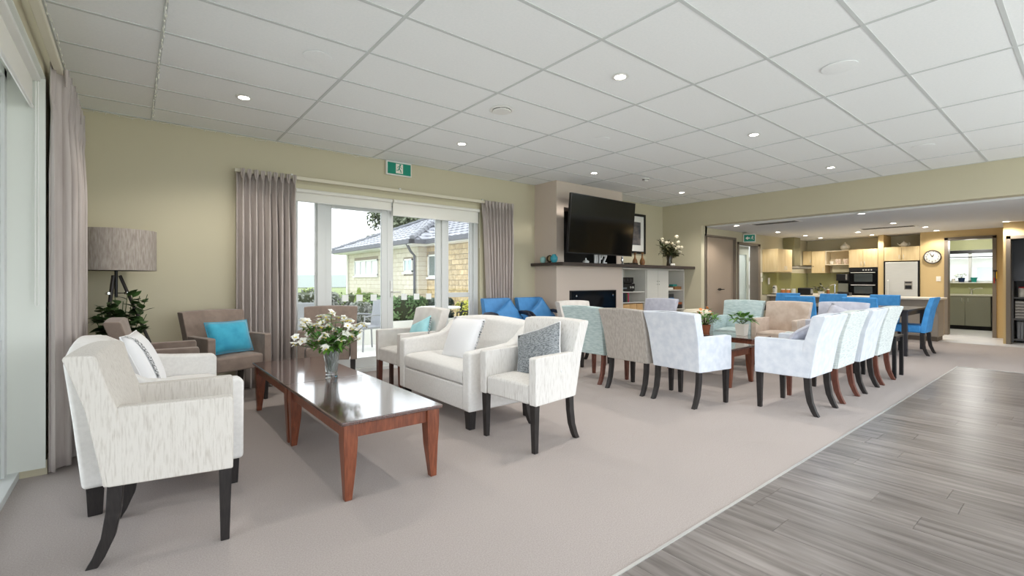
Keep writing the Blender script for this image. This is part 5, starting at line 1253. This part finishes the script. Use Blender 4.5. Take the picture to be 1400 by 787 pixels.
while z < 2.3:
    y = 9.2 - (bl / 2 if row % 2 else 0)
    while y < 12.95:
        a, b = max(y, 9.2), min(y + bl, 13.03)
        for a, b in segs(a, b, z, [hole]):
            o = mkobj('brick', bme, BRK, HOUSE, loc=(7.1 - HX, a - HY, z - GZ)); o.scale = (1, (b - a) / bl, 1)
        y += bl
    row += 1; z += bh
pm_ = MB(); row = 0; z = GZ
while z < 2.3:
    y = 13.0 - (bl / 2 if row % 2 else 0)
    while y < 19.2:
        a, b = max(y, 13.0), min(y + bl, 19.2)
        for a, b in segs(a, b, z, ((15.98, 18.27, 1.36, 2.0), (13.32, 13.96, 1.45, 1.92))):
            pm_.box(6.802, a + 0.005, z + 0.004, 6.84, b - 0.005, z + bh - 0.004)
        y += bl
    row += 1; z += bh
stuff(hp(pm_, 'brickwork', BRK_SUNLIT, smooth=False))
em = MB(); row = 0; z = GZ
while z < 2.3: em.box(6.803, 12.99, z + 0.004, 7.1, 13.03, z + bh - 0.004); z += bh
stuff(hp(em, 'quoin_bricks', BRK_SUNLIT, smooth=False))
def hwin(x, y0, y1, z0, z1, npan, inner):
    fr_ = hp(MB().box(x - 0.03, y0, z0, x + 0.03, y0 + 0.05, z1).box(x - 0.03, y1 - 0.05, z0, x + 0.03, y1, z1).box(x - 0.03, y0, z0, x + 0.03, y1, z0 + 0.05).box(x - 0.03, y0, z1 - 0.05, x + 0.03, y1, z1), 'window', WHITE)
    st_ = (y1 - y0 - 0.1) / npan
    for k in range(npan):
        hp(MB().box(x, y0 + 0.05 + k * st_ + 0.02, z0 + 0.05, x + 0.01, y0 + 0.05 + (k + 1) * st_ - 0.02, z1 - 0.05), 'pane', inner, fr_)
        if k: hp(MB().box(x - 0.025, y0 + 0.05 + k * st_ - 0.02, z0, x + 0.025, y0 + 0.05 + k * st_ + 0.02, z1), 'mullion', WHITE, fr_)
    hp(MB().box(x - 0.06, y0 - 0.05, z0 - 0.06, x + 0.02, y1 + 0.05, z0), 'sill', WHITE, fr_)
DW = mat('dim_pane', (96, 112, 110), 0.1, spec=0.7); LWp = mat('light_pane', (206, 212, 216), 0.15, spec=0.7)
hwin(7.1, 12.24, 12.90, 1.32, 2.0, 1, DW); hwin(6.8, 16.0, 18.25, 1.40, 1.98, 4, LWp); hwin(6.8, 13.34, 13.94, 1.48, 1.90, 2, mat('poster_pane', (120, 196, 214), 0.4, c2=(238, 242, 242), scale=3, stretch=(0, 2, 0)))
tn = 0.43
def tiles(name, P, U, V, nu, nv, inside, m):
    """P origin at eave, U unit along the eave, V unit upslope"""
    P, U, V = Vector(P), Vector(U), Vector(V); N = U.cross(V).normalized()
    if N.z < 0: N = -N
    tm = MB(); tu, tv_ = 0.30, 0.34
    for j in range(nv):
        for i in range(nu):
            u0 = i * tu + (tu / 2 if j % 2 else 0); v0 = j * tv_
            c = P + U * (u0 + tu / 2) + V * (v0 + tv_ / 2)
            if not inside(c): continue
            a = P + U * (u0 + .005) + V * (v0 - 0.02) + N * 0.035; b = P + U * (u0 + tu - .005) + V * (v0 - 0.02) + N * 0.035
            d = P + U * (u0 + .005) + V * (v0 + tv_) + N * 0.008; e = P + U * (u0 + tu - .005) + V * (v0 + tv_) + N * 0.008
            mid = (a + b) / 2 + N * 0.022; mid2 = (d + e) / 2 + N * 0.018
            o = len(tm.v)
            tm.add([a, b, e, d, mid, mid2, a - N * 0.03, b - N * 0.03], [(0, 4, 5, 3), (4, 1, 2, 5), (6, 7, 1, 4, 0)])
    tm.v = [(x - HX, y - HY, z - GZ) for x, y, z in tm.v]
    return stuff(tm.build(name, m, HOUSE, smooth=False, recalc=False))
RT = mat('roof_tile', (142, 143, 150), 0.6, c2=(166, 167, 174), scale=4, rand=0.0)
sl = math.sqrt(1 + tn * tn)
e0x, y0, y1, ez = 6.3, 12.4, 19.3, 2.40
yc = (y0 + y1) / 2; rx = e0x + (y1 - y0) / 2; rz = ez + (y1 - y0) / 2 * tn
hp(MB().add([(e0x, y0, ez), (e0x, y1, ez), (rx, yc, rz), (16, yc, rz), (16, y0, ez), (16, y1, ez)], [(0, 1, 2), (0, 2, 3, 4), (1, 5, 3, 2)]), 'roof_deck', RT, smooth=False, recalc=False)
V = Vector((1, 0, tn)).normalized()
tiles('roof_tiles', (e0x, y0 - 0.2, ez), (0, 1, 0), V, 25, 12, lambda c: c.x - e0x < min(c.y - y0, y1 - c.y), RT)
tiles('roof_tiles', (e0x, y0, ez), (1, 0, 0), Vector((0, 1, tn)).normalized(), 30, 12, lambda c: c.y - y0 < c.x - e0x and c.y < yc, RT)
e2 = 6.75
hp(MB().add([(e2, 6.3, ez), (e2, 13.6, ez), (e2 + 4, 16.0, ez + 4 * tn), (e2 + 4, 6.3, ez + 4 * tn)], [(0, 1, 2, 3)]), 'roof_deck', RT, smooth=False, recalc=False)
tiles('roof_tiles', (e2, 6.4, ez), (0, 1, 0), V, 26, 12, lambda c: c.y < 12.6 + max(0, (c.x - e2)) * 0.9, RT)
rdg = MB()
def ridge(a, b):
    a, b = Vector(a), Vector(b); n = int((b - a).length / 0.36)
    for k in range(n): rdg.tube([a.lerp(b, k / n), a.lerp(b, (k + 1.05) / n)], [0.085, 0.07], 6)
ridge((e0x, y0, ez + 0.05), (rx, yc, rz + 0.06)); ridge((e0x, y1, ez + 0.05), (rx, yc, rz + 0.06)); ridge((rx, yc, rz + .06), (14, yc, rz + .06))
hp(rdg, 'ridge_caps', mat('ridge_grey', (112, 114, 120), 0.6))
GUT = mat('gutter', (74, 76, 84), 0.5)
hp(MB().box(e0x - 0.10, y0 - 0.1, ez - 0.11, e0x + 0.02, y1, ez + 0.01).box(e0x - 0.1, y0 - 0.1, ez - 0.11, e2 + 0.02, y0 + 0.02, ez + 0.01).box(e2 - 0.1, 6.3, ez - 0.11, e2 + 0.02, y0 - 0.1, ez + 0.01), 'gutter', GUT)
hp(MB().box(e0x, y0, ez - 0.14, 7.0, y1, ez - 0.10).box(e2, 6.3, ez - 0.14, 7.3, y0, ez - 0.10), 'soffit', WHITE)
hp(MB().tube([(e0x, 12.75, ez - 0.1), (6.55, 13.0, ez - 0.3), (6.74, 13.12, ez - 0.42), (6.74, 13.12, GZ + 0.05)], 0.04, 8), 'downpipe', GUT)
hp(MB().tube([(6.74, 18.9, ez - 0.12), (6.74, 18.9, GZ)], 0.045, 8), 'downpipe', WHITE)

# planting
def hedge(name, label, cat, c, r, n, seed, m, leaf=0.10, cone=False, trunk=None):
    rr = random.Random(seed); t = thing(name, label, cat, (c[0], c[1], GZ if c[2] is None else c[2]))
    lv = MB()
    for k in range(n):
        if cone:
            z = rr.random() ** 1.4; q = (1 - z * 0.95) * r[0]; a = rr.uniform(0, 6.28); p = Vector((q * math.cos(a), q * math.sin(a), z * r[2])); nrm = Vector((math.cos(a), math.sin(a), 0.4))
        else:
            d = Vector((rr.gauss(0, 1), rr.gauss(0, 1), rr.gauss(0, 1))).normalized(); e = 0.45
            d = Vector([math.copysign(abs(v) ** e, v) for v in d]); s = rr.uniform(0.82, 1.05)
            p = Vector((d.x * r[0] * s, d.y * r[1] * s, r[2] + d.z * r[2] * s)); nrm = d
            if p.z < 0: p.z = rr.uniform(0, r[2])
        s_ = leaf * rr.uniform(.6, 1.3); u = Vector((rr.gauss(0, 1), rr.gauss(0, 1), rr.gauss(0, 1))).normalized(); v = nrm.normalized().cross(u)
        if v.length < 0.05: continue
        v = v.normalized() * s_ * 0.5; u = v.cross(nrm.normalized() + u * 0.6).normalized() * s_
        lv.add([p - u * .5, p + v * .5, p + u * .5, p - v * .5], [(0, 1, 2, 3)])
    lv.add([(p) for p in []], [])
    stuff(lv.build('foliage', m, t, recalc=False, ang=0))
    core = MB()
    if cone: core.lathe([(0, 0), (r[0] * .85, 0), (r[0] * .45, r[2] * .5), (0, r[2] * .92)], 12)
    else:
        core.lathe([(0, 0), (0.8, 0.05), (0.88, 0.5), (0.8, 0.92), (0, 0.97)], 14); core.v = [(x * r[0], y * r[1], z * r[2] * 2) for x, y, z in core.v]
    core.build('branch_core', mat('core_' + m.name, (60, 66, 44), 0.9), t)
    if trunk: MB().tube([(0, 0, -trunk), (0.1, 0, -trunk * .4), (0, 0, r[2] * .5)], [0.25, 0.18, 0.1], 8).build('trunk', mat('bark', (92, 80, 66), 0.9), t)
    return t
HG = mat('hedge_leaf', (96, 128, 84), 0.6, c2=(136, 162, 112), scale=3); HG2 = mat('hedge_lime', (120, 144, 60), 0.6, c2=(160, 176, 92), scale=3); HG3 = mat('lavender_leaf', (112, 116, 108), 0.7, c2=(160, 162, 156), scale=8)
PLN = mat('planter_white', (236, 236, 230), 0.7)
def planter(label, x0, y0, x1, y1, h):
    t = thing('planter_box', label, 'planter', ((x0 + x1) / 2, (y0 + y1) / 2, GZ)); a, b = (x1 - x0) / 2, (y1 - y0) / 2
    MB().box(-a, -b, 0, a, -b + .05, h).box(-a, b - .05, 0, a, b, h).box(-a, -b + .05, 0, -a + .05, b - .05, h).box(a - .05, -b + .05, 0, a, b - .05, h).build('box', PLN, t, bevel=0.004)
    bx('soil', mat('soil', (70, 58, 46), 0.95), t, -a + .05, -b + .05, 0, a - .05, b - .05, h - 0.04)
planter('white planter box outside the glazed doors', 3.35, 9.2, 5.9, 9.85, 0.44)
hedge('clipped_hedge', 'dense clipped green hedge in the white planter', 'hedge', (4.52, 9.52, 0.33), (0.62, 0.25, 0.27), 5200, 51, HG, 0.07)
hedge('clipped_hedge', 'grey green shrub at the left end of the planter', 'shrub', (3.62, 9.52, 0.33), (0.22, 0.24, 0.22), 1600, 52, HG3, 0.06)
hedge('clipped_hedge', 'dark shrub at the right end of the planter', 'shrub', (5.52, 9.52, 0.33), (0.30, 0.25, 0.24), 2000, 58, mat('dark_shrub', (48, 60, 54), 0.6, c2=(92, 104, 92), scale=4), 0.07)
hedge('cone_topiary', 'lime green cone topiary beyond the grey chair', 'topiary', (4.05, 10.6, GZ), (0.34, 0.34, 1.12), 2200, 53, HG2, 0.06, True)
hedge('clipped_hedge', 'low pale hedge along the far brick wall', 'hedge', (5.0, 13.9, GZ), (0.95, 0.35, 0.46), 4200, 54, mat('hedge_pale', (122, 146, 92), 0.6, c2=(160, 178, 120), scale=3), 0.09)
hedge('lavender_bush', 'grey lavender bush outside the left side light', 'shrub', (2.75, 10.4, GZ), (0.75, 0.5, 0.54), 5200, 55, HG3, 0.085)
hedge('round_shrub', 'small green shrub beyond the left door post', 'shrub', (4.75, 16.4, GZ), (0.35, 0.4, 0.52), 1800, 56, HG2, 0.09)
hedge('yellow_shrub', 'yellow green shrub beside the striped chair', 'shrub', (6.15, 9.2, GZ), (0.28, 0.28, 0.42), 1300, 57, mat('yellow_leaf', (186, 188, 60), 0.6, c2=(206, 206, 96), scale=4), 0.06)
hedge('broad_tree', 'large leafy tree rising behind the tiled roof', 'tree', (13.2, 24.0, 2.2), (2.9, 2.6, 1.75), 9000, 59, mat('tree_leaf', (96, 104, 84), 0.7, c2=(140, 146, 122), scale=1.2), 0.24, False, 2.3)
def patio_chair(label, x, y, deg, m, frame, stripes=None):
    t = thing('patio_chair', label, 'chair', (x, y, GZ), R(deg))
    MB().prism([(-0.24, 0.40), (-0.30, 0.92), (-0.27, 0.93), (-0.20, 0.41)], -0.22, 0.22, 'y').build('backrest', m, t, bevel=0.01)
    bx('seat', m, t, -0.23, -0.23, 0.40, 0.22, 0.23, 0.44, bevel=0.012)
    if stripes:
        for k in range(5): MB().prism([(-0.20 - 0.012 * k * 1.0, 0.46 + k * 0.095), (-0.206 - 0.012 * k, 0.51 + k * 0.095), (-0.196 - 0.012 * k, 0.51 + k * 0.095), (-0.19 - 0.012 * k, 0.46 + k * 0.095)], -0.221, 0.221, 'y').build('stripe', stripes, t)
    for sx, sy in ((0.2, 0.21), (0.2, -0.21), (-0.22, 0.21), (-0.22, -0.21)): MB().tube([(sx, sy, 0.42), (sx * 1.12, sy * 1.05, 0)], 0.016, 8).build('leg', frame, t)
    for s in (1, -1): MB().tube([(-0.25, s * 0.24, 0.64), (0.0, s * 0.26, 0.66), (0.2, s * 0.25, 0.63), (0.21, s * 0.23, 0.42)], 0.014, 8).build('arm', frame, t)
GP = mat('grey_plastic', (150, 152, 156), 0.5)
patio_chair('grey plastic patio chair beyond the doors', 3.42, 8.55, 190, GP, GP)
patio_chair('grey plastic patio chair at the patio table', 2.35, 8.35, 60, GP, GP)
patio_chair('red and white striped patio chair beyond the right side light', 5.55, 8.25, 120, mat('stripe_red', (222, 128, 116), 0.7), BLACKP, WHITE)
def patio_table(label, x, y, r, h, m):
    t = thing('patio_table', label, 'table', (x, y, GZ))
    MB().lathe([(0, h - .03), (r, h - .03), (r + .01, h - .015), (r, h), (0, h)], 28).build('table_top', m, t)
    MB().tube([(0, 0, 0.03), (0, 0, h - .03)], 0.03, 10).build('pedestal', BLACKP, t); MB().lathe([(0, 0), (0.24, 0), (0.24, 0.02), (0.04, 0.05), (0, 0.05)], 20).build('foot', BLACKP, t)
patio_table('white round patio table left of the grey chair', 2.72, 9.15, 0.36, 0.74, WHITE)
patio_table('cream round patio table in front of the brick wall', 4.85, 8.35, 0.42, 0.76, PLN)
# low neighbour building behind the scullery window
t = thing('neighbour_house', 'white weatherboard house outside the scullery window', 'building', (21.0, -1, GZ))
bx('wall', mat('weatherboard', (226, 226, 222), 0.7), t, 0, 0, 0, 3, 8, 2.0); bx('eave', WHITE, t, -0.5, -0.3, 2.0, 3.2, 8.3, 2.15); bx('window', LWp, t, -0.02, 2.2, 0.9, 0.0, 3.4, 1.7)
MB().prism([(-0.5, 2.15), (1.5, 3.0), (3.2, 2.15)], -0.3, 8.3, 'y').build('roof', RT, t)
